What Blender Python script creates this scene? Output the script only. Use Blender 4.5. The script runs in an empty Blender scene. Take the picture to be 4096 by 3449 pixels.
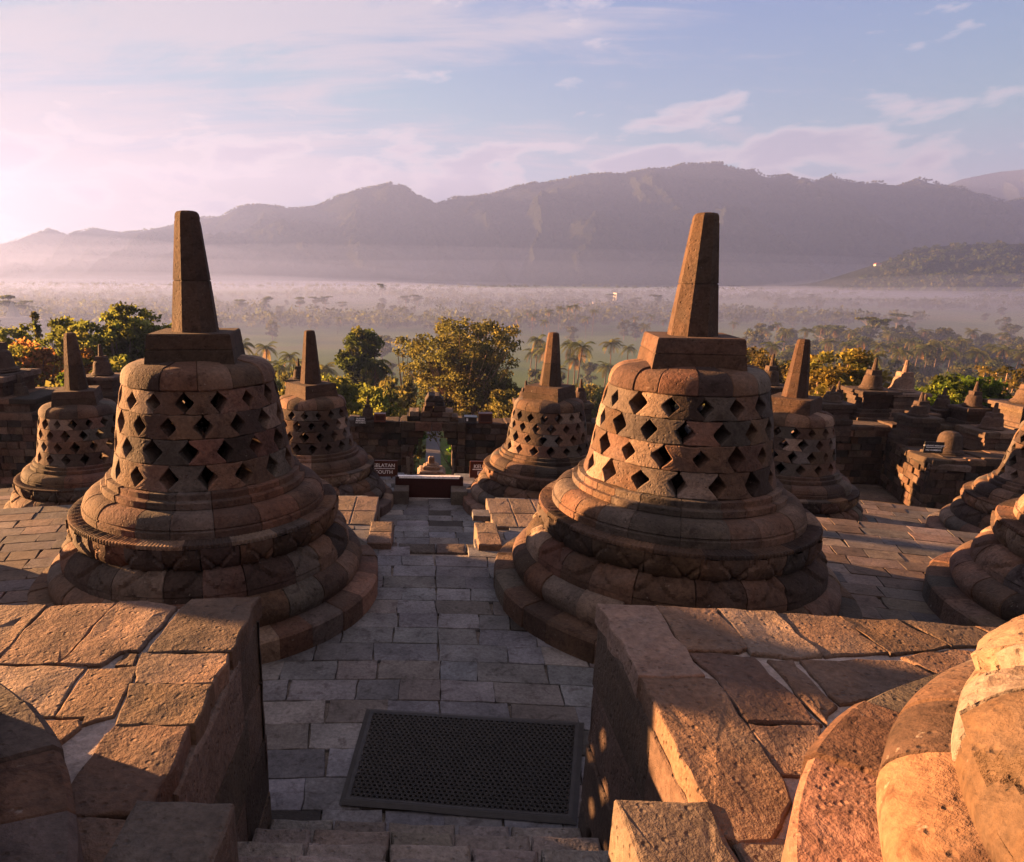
import bpy, math, random
import numpy as np
from mathutils import Vector, Matrix, noise
PI=math.pi
rnd=random.Random(7)
sc=bpy.context.scene
COL=sc.collection
YC=-10.15                       # centre of the round terraces (metres); the camera stands near the origin
R3,R2,R1=13.13,19.05,25.4       # outer radii of the three round terraces
Z3,Z2,Z1,Z0=1.4,0.0,-1.5,-3.2   # their levels and the level of the walk behind the parapets
ZG=-30.0                        # the plain
SUN_EL,SUN_AZ=7.6,21.5          # sun: to the left (-X), turned SUN_AZ degrees ahead (+Y)

# light and air
SKY_S,SKY_T=.05,(.50,.73,1.13)
SUN_S,SUN_C=16.,(1.,.49,.19)
EXPO=2.5
STONE_K=.55
HAZE_D,HAZE_C,HAZE_G=2.1e-4,(.185,.28,.70),.2
MIST_C=(.27,.36,.74)
MIST_N=(.17,.235,.52)
MISTS=[(0,2600,-34,4200,760,90,1.8e-4),(-700,2600,-34,3400,760,140,1.6e-4),(-2300,2450,-34,2500,950,110,1.8e-4),(-2600,2400,-34,2400,1000,200,2.0e-4),(100,950,-32,2000,720,18,1.2e-3),(0,600,-32,1500,430,24,1.2e-3),(0,520,-32,1300,400,18,8e-4),(0,190,-30,420,140,25,9e-4)]
MISTS+=[(1150,1230,-34,900,150,24,1.5e-3),(1250,1300,-34,800,130,48,8e-4)]
_r=random.Random(4)
for _i in range(26):
    _y=_r.uniform(1350,3000); _a=_r.uniform(-.7,.85); _l=max(0.,.25-_a)
    MISTS.append((_a*_y,_y,-34,_r.uniform(450,1100),_r.uniform(160,380),_r.uniform(9,20)+_r.uniform(5,38)*_l,_r.uniform(7e-4,1.5e-3)))
CL_FAR,CL_MID,CL_SUN=(1.98,2.0,2.5),(1.98,1.98,2.38),(1.95,1.85,1.95)
CL_FILL=(3.3,2.6,2.2)  # colour of the added out-of-view clouds that lift the shaded stone
CU_LIT,CU_SHADE=(3.7,3.2,3.2),(1.3,1.4,1.95)

# ------------------------------------------------------------------ materials
def nodes(m):
    m.use_nodes=True
    nt=m.node_tree; nt.nodes.clear()
    return nt,nt.nodes,nt.links
def nd(N,t,**k):
    n=N.new(t)
    for a,b in k.items():
        if a.startswith('i_'):
            key=a[2:]; key=int(key) if key.isdigit() else key
            n.inputs[key].default_value=b
        else: setattr(n,a,b)
    return n
def ramp(N,pts):
    r=N.new('ShaderNodeValToRGB'); e=r.color_ramp.elements
    while len(e)<len(pts): e.new(.5)
    for x,(p,c) in zip(e,pts):
        x.position=p; x.color=(c,c,c,1) if not hasattr(c,'__len__') else (*c,1)
    return r
def mixc(N,L,f,a,b,mode='MIX'):
    m=N.new('ShaderNodeMix'); m.data_type='RGBA'; m.blend_type=mode
    for s,v in ((0,f),(6,a),(7,b)):
        if hasattr(v,'is_linked'): L.new(v,m.inputs[s])
        elif hasattr(v,'__len__'): m.inputs[s].default_value=(*v,1)
        else: m.inputs[s].default_value=v
    return m.outputs[2]
def math_(N,L,op,a,b=0.):
    m=N.new('ShaderNodeMath'); m.operation=op
    for s,v in ((0,a),(1,b)):
        if hasattr(v,'is_linked'): L.new(v,m.inputs[s])
        else: m.inputs[s].default_value=v
    return m.outputs[0]
def stone_mat(name,pit=1.0,rough_bump=1.0,big=1.3,stain=.55,lichen=.12,scale=1.0,rough=.92):
    m=bpy.data.materials.new(name); nt,N,L=nodes(m)
    out=nd(N,'ShaderNodeOutputMaterial'); b=nd(N,'ShaderNodeBsdfPrincipled')
    b.inputs['Roughness'].default_value=rough; b.inputs['Specular IOR Level'].default_value=.25
    L.new(b.outputs[0],out.inputs[0])
    tc=nd(N,'ShaderNodeTexCoord').outputs['Object']
    at=nd(N,'ShaderNodeAttribute',attribute_name='tint').outputs['Color']
    n1=nd(N,'ShaderNodeTexNoise',i_Scale=2.6*scale,i_Detail=5.,i_Roughness=.62); L.new(tc,n1.inputs[0])
    n2=nd(N,'ShaderNodeTexNoise',i_Scale=38.*scale,i_Detail=4.,i_Roughness=.7); L.new(tc,n2.inputs[0])
    n3=nd(N,'ShaderNodeTexNoise',i_Scale=9.*scale,i_Detail=6.,i_Roughness=.7,i_Distortion=.6); L.new(tc,n3.inputs[0])
    r1=ramp(N,[(.3,.62),(.7,1.32)]); L.new(n1.outputs[0],r1.inputs[0])
    r2=ramp(N,[(.25,.6),(.75,1.4)]); L.new(n2.outputs[0],r2.inputs[0])
    c=mixc(N,L,1.,at,r1.outputs[0],'MULTIPLY'); c=mixc(N,L,1.,c,r2.outputs[0],'MULTIPLY')
    r3=ramp(N,[(.52,0.),(.66,1.)]); L.new(n3.outputs[0],r3.inputs[0])
    c=mixc(N,L,math_(N,L,'MULTIPLY',r3.outputs[0],stain),c,mixc(N,L,1.,c,(.42,.36,.34),'MULTIPLY'))
    n4=nd(N,'ShaderNodeTexNoise',i_Scale=14.*scale,i_Detail=3.,i_Roughness=.8); L.new(tc,n4.inputs[0])
    r4=ramp(N,[(.67,0.),(.74,1.)]); L.new(n4.outputs[0],r4.inputs[0])
    c=mixc(N,L,math_(N,L,'MULTIPLY',r4.outputs[0],lichen),c,(.34,.31,.27))
    n5=nd(N,'ShaderNodeTexNoise',i_Scale=1.3*scale,i_Detail=7.,i_Roughness=.68,i_Distortion=.8); L.new(tc,n5.inputs[0])
    r5=ramp(N,[(.45,0.),(.65,.6)]); L.new(n5.outputs[0],r5.inputs[0])
    hs=nd(N,'ShaderNodeHueSaturation',i_Saturation=.45,i_Value=.8); L.new(c,hs.inputs['Color']); c=mixc(N,L,r5.outputs[0],c,hs.outputs[0])
    L.new(c,b.inputs['Base Color'])
    v=nd(N,'ShaderNodeTexVoronoi',i_Scale=30.*scale,i_Randomness=1.); L.new(tc,v.inputs[0])
    rv=ramp(N,[(.05,0.),(.32,1.)]); L.new(v.outputs['Distance'],rv.inputs[0])
    sel=ramp(N,[(.55,0.),(.6,1.)]); 
    sp=nd(N,'ShaderNodeSeparateColor'); L.new(v.outputs['Color'],sp.inputs[0]); L.new(sp.outputs[0],sel.inputs[0])
    pits=math_(N,L,'MULTIPLY',math_(N,L,'SUBTRACT',1.,rv.outputs[0]),sel.outputs[0])
    h=math_(N,L,'SUBTRACT',math_(N,L,'ADD',math_(N,L,'MULTIPLY',n2.outputs[0],.9*rough_bump),math_(N,L,'MULTIPLY',n3.outputs[0],big*rough_bump)),math_(N,L,'MULTIPLY',pits,.55*pit))
    bp=nd(N,'ShaderNodeBump',i_Strength=.85,i_Distance=.012/scale); L.new(h,bp.inputs['Height']); L.new(bp.outputs[0],b.inputs['Normal'])
    return m
M_STONE=stone_mat('weathered_andesite',stain=.8,lichen=.3,pit=1.5)
M_ROUGH=stone_mat('pitted_andesite',pit=2.6,rough_bump=1.7,big=.5,stain=.3,lichen=.15)
M_PAVE=stone_mat('worn_paving',pit=.3,rough_bump=.4,stain=.8,lichen=.1,rough=.8)
M_FAR=stone_mat('dark_masonry',pit=.6,rough_bump=1.3,stain=.75,lichen=.1,scale=.6)
M_MORTAR=stone_mat('pale_mortar',pit=.6,rough_bump=1.2,stain=.35,lichen=.0)
def plain(name,col,rough=.6,spec=.3,emit=None):
    m=bpy.data.materials.new(name); nt,N,L=nodes(m)
    out=nd(N,'ShaderNodeOutputMaterial'); b=nd(N,'ShaderNodeBsdfPrincipled')
    tc=nd(N,'ShaderNodeTexCoord').outputs['Object']
    n=nd(N,'ShaderNodeTexNoise',i_Scale=22.,i_Detail=4.); L.new(tc,n.inputs[0])
    r=ramp(N,[(.3,.75),(.7,1.2)]); L.new(n.outputs[0],r.inputs[0])
    L.new(mixc(N,L,1.,col,r.outputs[0],'MULTIPLY'),b.inputs['Base Color'])
    b.inputs['Roughness'].default_value=rough; b.inputs['Specular IOR Level'].default_value=spec
    L.new(b.outputs[0],out.inputs[0]); return m
M_RUBBER=plain('black_rubber',(.028,.026,.024),.6,.35)
M_MAROON=plain('dark_maroon_panel',(.03,.009,.008),.5)
M_BROWN=plain('brown_sign_paint',(.07,.022,.014),.5)
M_BLACK=plain('black_sign_paint',(.012,.011,.011),.5)
M_WHITE=plain('white_lettering',(.75,.74,.74),.6)
M_METAL=plain('dark_metal_housing',(.03,.03,.032),.4,.5)
M_PLASTER=plain('pale_plaster',(.34,.32,.30),.8)
M_TILE=plain('red_roof_tiles',(.25,.09,.05),.8)
M_PATH=plain('grey_paved_path',(.085,.08,.082),.85)
def leaf_mat(name,trans=.66):
    m=bpy.data.materials.new(name); nt,N,L=nodes(m)
    out=nd(N,'ShaderNodeOutputMaterial')
    at=nd(N,'ShaderNodeAttribute',attribute_name='tint').outputs['Color']
    d=nd(N,'ShaderNodeBsdfDiffuse'); t=nd(N,'ShaderNodeBsdfTranslucent'); x=nd(N,'ShaderNodeMixShader',i_0=trans)
    L.new(at,d.inputs[0]); L.new(mixc(N,L,1.,at,(1.45,1.4,.95),'MULTIPLY'),t.inputs[0])
    L.new(d.outputs[0],x.inputs[1]); L.new(t.outputs[0],x.inputs[2]); L.new(x.outputs[0],out.inputs[0]); return m
M_LEAF=leaf_mat('leaves')
M_BARK=stone_mat('bark',pit=.2,rough_bump=1.5,stain=.5,lichen=.2,scale=.4)

# ------------------------------------------------------------------ mesh builder
class MB:
    def __init__(s): s.v=[]; s.f=[]; s.t=[]
    def vert(s,p): s.v.append(tuple(p)); return len(s.v)-1
    def face(s,idx,t): s.f.append(tuple(idx)); s.t.append(t)
    def mesh(s,name,mat,smooth=False):
        me=bpy.data.meshes.new(name); me.from_pydata(s.v,[],s.f); me.update()
        a=me.attributes.new('tint','FLOAT_COLOR','FACE')
        t=np.ones((len(s.f),4),np.float32)
        if len(s.f): t[:,:3]=np.array(s.t,np.float32)[:,:3]
        a.data.foreach_set('color',t.ravel())
        if smooth: me.polygons.foreach_set('use_smooth',[True]*len(me.polygons)); me.set_sharp_from_angle(angle=math.radians(smooth if smooth is not True else 26))
        if mat: me.materials.append(mat)
        return me
    def build(s,name,mat,parent=None,smooth=False):
        return link(name,s.mesh(name,mat,smooth),parent)
def link(name,data,parent=None):
    o=bpy.data.objects.new(name,data); COL.objects.link(o)
    if parent: o.parent=parent
    return o
def tag(o,label=None,cat=None,group=None,kind=None):
    for k,v in (('label',label),('category',cat),('group',group),('kind',kind)):
        if v: o[k]=v
    return o
def thing(name,label,cat,loc=(0,0,0),rz=0.,group=None):
    o=bpy.data.objects.new(name,None); COL.objects.link(o); o.location=loc; o.rotation_euler=(0,0,rz); o.empty_display_size=.2
    return tag(o,label,cat,group)

def vary(c,a=.16,h=.05,R=rnd):
    k=math.exp(R.gauss(0,a))*STONE_K; return (c[0]*k*(1+R.gauss(0,h)),c[1]*k,c[2]*k*(1+R.gauss(0,h)))
def stupa_tint(R=rnd):
    x=R.random()
    if x<.09: return vary((.27,.185,.135),.12,.03,R)
    if x<.27: return vary((.07,.044,.035),.2,.05,R)
    if x<.36: return vary((.16,.08,.055),.15,.05,R)
    if x<.54: return vary((.125,.10,.085),.22,.04,R)
    return vary((.145,.083,.054),.28,.06,R)
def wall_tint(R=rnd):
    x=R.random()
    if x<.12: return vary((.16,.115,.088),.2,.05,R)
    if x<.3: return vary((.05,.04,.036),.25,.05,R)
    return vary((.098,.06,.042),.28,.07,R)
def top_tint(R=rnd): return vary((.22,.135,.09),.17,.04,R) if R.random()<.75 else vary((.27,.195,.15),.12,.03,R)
def pave_tint(x,R=rnd):
    p=R.random()
    if abs(x)<1.9: 
        if p<.72: return vary((.205,.205,.222),.16,.03,R)
        if p<.86: return vary((.205,.18,.172),.14,.03,R)
        if p<.94: return vary((.075,.066,.06),.2,.04,R)
        return vary((.33,.305,.295),.1,.02,R)
    if p<.55: return vary((.15,.11,.09),.2,.05,R)
    if p<.8: return vary((.12,.11,.11),.18,.04,R)
    return vary((.2,.155,.135),.18,.05,R)

def nz(x,y,z,s): return noise.noise(Vector((x*s,y*s,z*s)))
# one stone: polygon outline (u,v) raised from w0 to w1, worn edges, uneven top; mp maps (u,v,w) to a point
def stone(mb,poly,w0,w1,mp,tint,bev=.014,jit=.006,sub=.14,top=.004,inner=True,seed=None):
    if seed is None: seed=rnd.random()*100
    a=0
    for i in range(len(poly)):
        p,q=poly[i],poly[(i+1)%len(poly)]; a+=p[0]*q[1]-q[0]*p[1]
    if a<0: poly=poly[::-1]
    P=[]
    for i in range(len(poly)):
        p,q=poly[i],poly[(i+1)%len(poly)]; d=math.hypot(q[0]-p[0],q[1]-p[1]); n=max(1,int(math.ceil(d/sub)))
        for k in range(n):
            t=k/n; P.append([p[0]+(q[0]-p[0])*t,p[1]+(q[1]-p[1])*t])
    n=len(P)
    for i,p in enumerate(P):
        p[0]+=jit*nz(p[0]+seed,p[1],0,9)*1.6; p[1]+=jit*nz(p[0],p[1]+seed,5,9)*1.6
    N=[]
    for i in range(n):
        p,q=P[i-1],P[(i+1)%n]; dx,dy=q[0]-p[0],q[1]-p[1]; l=math.hypot(dx,dy)+1e-9; N.append((-dy/l,dx/l))
    cx=sum(p[0] for p in P)/n; cy=sum(p[1] for p in P)/n
    b=[bev*(1+.5*nz(p[0]+seed,p[1],3,14)) for p in P]
    wj=lambda u,v:top*2.2*nz(u+seed,v,1,6)
    rings=[[mp(p[0],p[1],w0) for p in P],[mp(p[0],p[1],w1-b[i]*.9) for i,p in enumerate(P)],
           [mp(p[0]+N[i][0]*b[i]*.42,p[1]+N[i][1]*b[i]*.42,w1-b[i]*.25) for i,p in enumerate(P)],
           [mp(p[0]+N[i][0]*b[i]*1.1,p[1]+N[i][1]*b[i]*1.1,w1+wj(p[0],p[1])*.5) for i,p in enumerate(P)]]
    if inner:
        rings.append([mp(p[0]+(cx-p[0])*.45,p[1]+(cy-p[1])*.45,w1+wj(p[0]+(cx-p[0])*.45,p[1]+(cy-p[1])*.45)) for p in P])
    base=len(mb.v)
    for r in rings: mb.v.extend(r)
    for k in range(len(rings)-1):
        for i in range(n):
            j=(i+1)%n; mb.face((base+k*n+i,base+k*n+j,base+(k+1)*n+j,base+(k+1)*n+i),tint)
    c=mb.vert(mp(cx,cy,w1+wj(cx,cy))); l=base+(len(rings)-1)*n
    for i in range(n): mb.face((l+i,l+(i+1)%n,c),tint)
XY=lambda u,v,w:(u,v,w)
def box(mb,x0,x1,y0,y1,z0,z1,tint,bev=.012,jit=.004,sub=.2):
    stone(mb,[(x0,y0),(x1,y0),(x1,y1),(x0,y1)],z0,z1,XY,tint,bev,jit,sub)
# rows of wall stones over a (u,v) rectangle
def courses(mb,u0,u1,v0,v1,h,lmin,lmax,depth,mp,tf,gap=.005,bev=.012,jit=.006,bump=.012,sub=.16,skip=None,R=rnd):
    n=max(1,round((v1-v0)/h)); hh=(v1-v0)/n
    for i in range(n):
        u=u0-R.random()*lmax*.7
        while u<u1-.01:
            l=R.uniform(lmin,lmax); a,b=max(u,u0),min(u+l,u1)
            if u1-b<lmin*.35: b=u1
            if b-a>.03 and not (skip and skip(a,b,v0+i*hh,v0+(i+1)*hh)):
                o=R.uniform(-bump,bump)
                stone(mb,[(a+gap,v0+i*hh+gap),(b-gap,v0+i*hh+gap),(b-gap,v0+(i+1)*hh-gap),(a+gap,v0+(i+1)*hh-gap)],-depth,o,mp,tf(R),bev,jit,sub,inner=False)
            u=b if b==u1 else u+l
# ring of stones following a profile [(r,z)...] around the z axis
def ring(mb,prof,n,tf,R,seg=6,disp=None,shrink=.007,off=.005,uneven=.3,chip=.004):
    th0=R.random()*2*PI; w=[1+R.uniform(-uneven,uneven) for _ in range(n)]; s=sum(w); t=th0
    m=len(prof)
    rc=[]
    for i in range(m):
        p,q=prof[max(i-1,0)],prof[min(i+1,m-1)]; dx,dy=q[0]-p[0],q[1]-p[1]; l=math.hypot(dx,dy)+1e-9; rc.append((dy/l,-dx/l))
    for k in range(n):
        a=w[k]/s*2*PI; tint=tf(R); o=R.uniform(-off,off); base=len(mb.v)
        e=.006/prof[0][0]
        cols=[0.,e]+[e+(a-2*e)*i/seg for i in range(1,seg)]+[a-e,a]
        for ci,c in enumerate(cols):
            edge=ci in (0,len(cols)-1); th=t+c
            for i,(r,z) in enumerate(prof):
                d=-shrink if edge else o
                if disp and not edge: d+=disp(th,i/(m-1))
                if chip and not edge: d+=chip*nz(r*math.cos(th)*1.0,r*math.sin(th),z+k*.37,7)
                rr=r+rc[i][0]*d; zz=z+rc[i][1]*d
                mb.v.append((rr*math.cos(th),rr*math.sin(th),zz))
        nc=len(cols)
        for c in range(nc-1):
            for i in range(m-1):
                mb.face((base+c*m+i,base+(c+1)*m+i,base+(c+1)*m+i+1,base+c*m+i+1),tint)
        t+=a
def cham(pts,e=.008):
    out=[pts[0]]
    for i in range(1,len(pts)-1):
        p,q,r=pts[i-1],pts[i],pts[i+1]
        for o in (p,r):
            d=math.hypot(o[0]-q[0],o[1]-q[1]); k=min(e/d,.4); out.append((q[0]+(o[0]-q[0])*k,q[1]+(o[1]-q[1])*k))
    return out+[pts[-1]]
def arc(p,q,bulge,n):
    out=[]
    for i in range(n+1):
        t=i/n; x=p[0]+(q[0]-p[0])*t; y=p[1]+(q[1]-p[1])*t; dx,dy=q[0]-p[0],q[1]-p[1]; l=math.hypot(dx,dy); k=4*bulge*t*(1-t)
        out.append((x+dy/l*k,y-dx/l*k))
    return out
def frustum(mb,n,z0,z1,r0,r1,rot,tint,bev=.012,cap=True,cx=0,cy=0,rag=.003):
    prof=[(r0,z0),(r1+(r0-r1)*bev/(z1-z0),z1-bev),(r1-bev,z1)]
    base=len(mb.v); sub=3 if n==4 else 2
    for r,z in prof:
        for i in range(n):
            a=rot+2*PI*i/n; b=rot+2*PI*(i+1)/n
            for k in range(sub):
                t=k/sub; x=r*(math.cos(a)*(1-t)+math.cos(b)*t); y=r*(math.sin(a)*(1-t)+math.sin(b)*t)
                q=rag*nz(x+cx,y+cy,z,8)*1.5; mb.v.append((cx+x*(1+q/r),cy+y*(1+q/r),z))
    m=n*sub
    for k in range(len(prof)-1):
        for i in range(m): mb.face((base+k*m+i,base+k*m+(i+1)%m,base+(k+1)*m+(i+1)%m,base+(k+1)*m+i),tint)
    if cap: mb.face([base+2*m+i for i in range(m)],tint)

# ------------------------------------------------------------------ the latticed bell stupas
def petal(th,t,np_,up):
    # raised lotus petals: outline curve across one petal, tip at the top (up) or at the bottom
    u=(th/(2*PI)*np_)%1*2-1; s=t if up else 1-t
    lim=.93*math.sqrt(max(0.,1-max(0.,(s-.25)/.78)**2)); d=lim-abs(u)
    if d>.2: return .010+.006*(1-(abs(u)/max(lim,.01))**2)
    if d>.08: return .016
    if d>0: return .016*(d/.08)-.012*(1-d/.08)
    return -.012 if d>-.10 else -.002
def lotus_low(th,t): return petal(th,t,17,False)*1.05
def lotus_up(th,t):
    d=petal(th+.1,min(1,t*1.15),20,True)*1.15
    return d
BELL=[(1.19,.812),(1.27,.787),(1.40,.758),(1.6,.728),(1.76,.702),(1.9,.672),(1.985,.645)]
def rbell(z):
    for (a,b),(c,d) in zip(BELL,BELL[1:]):
        if z<=c: return b+(d-b)*max(0,(z-a)/(c-a))
    return BELL[-1][1]
def stupa_parts(seed,fine=1,carve=1.):
    R=random.Random(seed); out={}
    q=int(6*fine)
    mb=MB(); ring(mb,cham([(1.579,0),(1.579,.195),(1.34,.225)],.02),26,stupa_tint,R,q,off=.008); out['plinth']=mb.mesh('plinth',M_STONE,True)
    mb=MB(); ring(mb,[(1.355,.2)]+arc((1.375,.212),(1.30,.445),.075,9)+[(1.22,.452)],24,stupa_tint,R,q,shrink=.010,off=.008); out['torus_moulding']=mb.mesh('torus_moulding',M_STONE,True)
    pr=cham([(1.29,.43),(1.29,.492),(1.272,.498)],.006)+arc((1.29,.505),(1.05,.648),.062,14)
    mb=MB(); ring(mb,pr,22,stupa_tint,R,int(22*fine),disp=lambda th,t:carve*lotus_low(th,(t-.3)/.7)+(carve-1)*.008*nz(th*9,t*5,seed,1.4) if t>.3 else 0,off=.006); out['lotus_base']=mb.mesh('lotus_base',M_STONE,38)
    pr=[(.98,.628),(1.05,.622)]+arc((1.06,.624),(1.185,.848),.05,14)
    mb=MB(); ring(mb,pr,20,stupa_tint,R,int(30*fine),disp=lambda th,t:lotus_up(th,t),off=.006)
    # dentil band and carved upper face
    nt=230; tt=[stupa_tint(R) for _ in range(20)]
    for k in range(nt*4):
        a,b=2*PI*k/(nt*4),2*PI*(k+1)/(nt*4)
        def col(i):
            o=.0025 if (i//2)%2 else -.0035
            th=2*PI*i/(nt*4); c,s=math.cos(th),math.sin(th); g=.004*math.sin(i*1.7)+.003*nz(c*20,s*20,0,1.)
            return [((r)*c,(r)*s,z) for r,z in ((1.160,.842),(1.186+o,.850),(1.186+o,.872),(1.180,.882),(1.125,.884+g),(1.06,.888+g*.5))]
        base=len(mb.v); mb.v.extend(col(k)); mb.v.extend(col((k+1)%(nt*4)))
        for i in range(5): mb.face((base+i,base+6+i,base+7+i,base+i+1),tt[int(k/(nt*4)*20)])
    out['lotus_rim']=mb.mesh('lotus_rim',M_STONE,38)
    pr=cham([(1.07,.87),(1.07,.943),(1.05,.948),(1.05,.96),(1.06,.965)],.004)+arc((1.058,.967),(.905,1.068),.036,9)+cham([(.868,1.07),(.897,1.072),(.897,1.13),(.852,1.134),(.852,1.19),(.70,1.198)],.005)
    mb=MB(); ring(mb,pr,20,stupa_tint,R,q,off=.004); out['bell_moulding']=mb.mesh('bell_moulding',M_STONE,True)
    mb=MB(); nr=16; zs=[1.194,1.40,1.605,1.80,1.985]
    mp=lambda u,v,w:((rbell(v)+w)*math.cos(u/.72),(rbell(v)+w)*math.sin(u/.72),v)
    for row in range(4):
        z0,z1=zs[row],zs[row+1]; h=z1-z0
        for k in range(nr):
            c=(k+.5*(row%2)+R.uniform(-.05,.05))*2*PI/nr*.72; hw=PI/nr*.72-.003; no=R.uniform(.47,.56)*hw; g=.0015; zo=R.uniform(-.004,.004)
            zm=z0+h*(.5+R.uniform(-.04,.04)); e=h*.085
            P=[(c-hw,z0+g),(c+hw,z0+g),(c+hw,z0+e),(c+hw-no*.93,zm-h*.035),(c+hw-no*.93,zm+h*.035),(c+hw,z1-e),(c+hw,z1-g),(c-hw,z1-g),(c-hw,z1-e),(c-hw+no,zm+h*.035),(c-hw+no,zm-h*.035),(c-hw,z0+e)]
            stone(mb,P,-.19,R.uniform(-.004,.004),mp,stupa_tint(R),.007,.008,.06,.003)
    out['lattice_bell']=mb.mesh('lattice_bell',M_STONE)
    mb=MB(); ring(mb,[(.45,1.985),(.648,1.987),(.655,1.998)]+arc((.655,2.0),(.49,2.165),.055,8)+[(.30,2.20)],13,stupa_tint,R,q,shrink=.009,off=.006)
    out['dome_cap']=mb.mesh('dome_cap',M_STONE,True)
    mb=MB(); s2=math.sqrt(2)
    t=vary((.125,.072,.05),.12,.03,R)
    frustum(mb,4,2.13,2.285,.372*s2,.352*s2,PI/4,vary(t,.22,.05,R)); frustum(mb,4,2.288,2.41,.352*s2,.335*s2,PI/4,vary(t,.2,.02,R))
    out['harmika']=mb.mesh('harmika',M_STONE)
    mb=MB(); k=1/math.cos(PI/8); t=vary((.145,.08,.054),.12,.03,R); zm=2.405+.43
    rr=lambda z:(.19+(.092-.19)*(z-2.405)/.985)*k
    frustum(mb,8,2.40,zm,rr(2.405),rr(zm),PI/8,vary(t,.22,.04,R),.012); frustum(mb,8,zm,3.31,rr(zm),rr(3.31),PI/8,vary(t,.12,.03,R),.004,cap=False)
    t2=mb.t[-1]; last=len(mb.v)-16
    prev=list(range(last,last+16))
    for z,f in ((3.34,.985),(3.365,.93),(3.381,.80),(3.388,.5)):
        cur=[]
        for i in range(8):
            a=PI/8+2*PI*i/8; b=PI/8+2*PI*(i+1)/8
            for q_ in (0,.5):
                r=rr(3.31)*f*.97; cur.append(mb.vert((r*(math.cos(a)*(1-q_)+math.cos(b)*q_),r*(math.sin(a)*(1-q_)+math.sin(b)*q_),z)))
        for i in range(16): mb.face((prev[i],prev[(i+1)%16],cur[(i+1)%16],cur[i]),t2)
        prev=cur
    mb.face(prev,t2)
    out['pinnacle']=mb.mesh('pinnacle',M_STONE)
    return out
def place_stupa(parts,x,y,z,label,scale=1.,turn=0.):
    a=math.atan2(x,y-YC)
    o=thing('lattice_stupa',label,'stupa',(x,y,z),-a+turn,'latticed bell stupas on the round terraces'); o.scale=(scale,)*3
    for n,me in parts.items(): link(n,me,o)
    return o
VA,VB,VC,VD=stupa_parts(11),stupa_parts(23),stupa_parts(37),stupa_parts(41)
place_stupa(VA,-2.13,6.01,Z2,'large brown latticed stupa left of the paved path, whole from plinth to pinnacle')
place_stupa(VB,2.13,6.01,Z2,'large latticed stupa right of the paved path, its left flank lit orange')
place_stupa(VC,5.97,5.3,Z2,'stupa base cut off by the right photo edge, orange lit lotus mouldings',turn=.5)
place_stupa(VC,-5.97,5.3,Z2,'lattice stupa standing just outside the left photo edge on the middle terrace',turn=.3)
place_stupa(VD,-10.4,10.9,Z1,'lattice stupa beyond the left photo edge on the lower terrace',turn=.4)
place_stupa(VC,-2.27,12.95,Z1,'smaller dark latticed stupa behind the large left one, beside the barrier',turn=2.2)
place_stupa(VD,2.25,12.95,Z1,'smaller latticed stupa with sunlit left flank between barrier and large right stupa',turn=1.)
place_stupa(VD,-6.29,11.95,Z1,'small dark latticed stupa at far left under the orange tree')
place_stupa(VC,6.27,11.95,Z1,'small latticed stupa with pale mouldings right of the large right stupa',turn=1.1)
place_stupa(VD,10.3,11.1,Z1,'shaded stupa at the right edge beyond the orange lit stupa base',turn=.7)
VE,VF=stupa_parts(72,2.4,2.),stupa_parts(63,2)
place_stupa(VE,2.13,.64,Z3,'nearest stupa base, sunlit orange, bottom right corner on the wall top',turn=1.9)
place_stupa(VF,-2.39,.63,Z3,'nearest stupa base in shade, bottom left corner on the wall top',turn=2.6)

# ------------------------------------------------------------------ terraces
def polar(r,t): return (r*math.sin(t),YC+r*math.cos(t))
def terrace_floor(r0,r1,z,tmax,ch,lmin,lmax,skip,seed,seam=True,tf=pave_tint,lift=.004):
    R=random.Random(seed); mb=MB(); n=round((r1-r0)/ch)
    for i in range(n):
        a,b=r0+(r1-r0)*i/n,r0+(r1-r0)*(i+1)/n; rm=(a+b)/2
        for side in (-1,1):
            t=0.
            while t<tmax:
                l=R.uniform(lmin,lmax)/rm; t2=t+l
                P=[polar(a,side*t),polar(b,side*t),polar(b,side*t2),polar(a,side*t2)]
                sk=R.uniform(-.02,.02)
                P=[(x+(sk if k in(1,2) else 0),y) for k,(x,y) in enumerate(P)]
                cx=sum(p[0] for p in P)/4; cy=sum(p[1] for p in P)/4
                if not skip(cx,cy):
                    g=.0035/max(.2,b-a); P=[(x+(cx-x)*g*1.4,y+(cy-y)*g*2.) for x,y in P]
                    stone(mb,P,z-.07,z+R.uniform(-lift,lift),XY,tf(cx,R),.0045,.007,.11,.002,inner=False)
                t=t2
    o=mb.build('terrace_floor',M_PAVE); return tag(o,None,None,None,'structure')
def ring_poly(r0,r1,t0,t1,n=24):
    return [polar(r1,t0+(t1-t0)*i/n) for i in range(n+1)]+[polar(r0,t1+(t0-t1)*i/n) for i in range(n+1)]
def slab(mb,poly,z0,z1,t):
    n=len(poly); b=len(mb.v)
    a=sum(poly[i][0]*poly[(i+1)%n][1]-poly[(i+1)%n][0]*poly[i][1] for i in range(n))
    if a<0: poly=poly[::-1]
    for z in (z0,z1):
        for x,y in poly: mb.v.append((x,y,z))
    for i in range(n): mb.face((b+i,b+(i+1)%n,b+n+(i+1)%n,b+n+i),t)
    mb.face([b+n+i for i in range(n)],t); mb.face([b+n-1-i for i in range(n)],t)
GROUT=(.17,.145,.125); MORT=(.31,.26,.235)
TM=math.radians(40)
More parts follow.
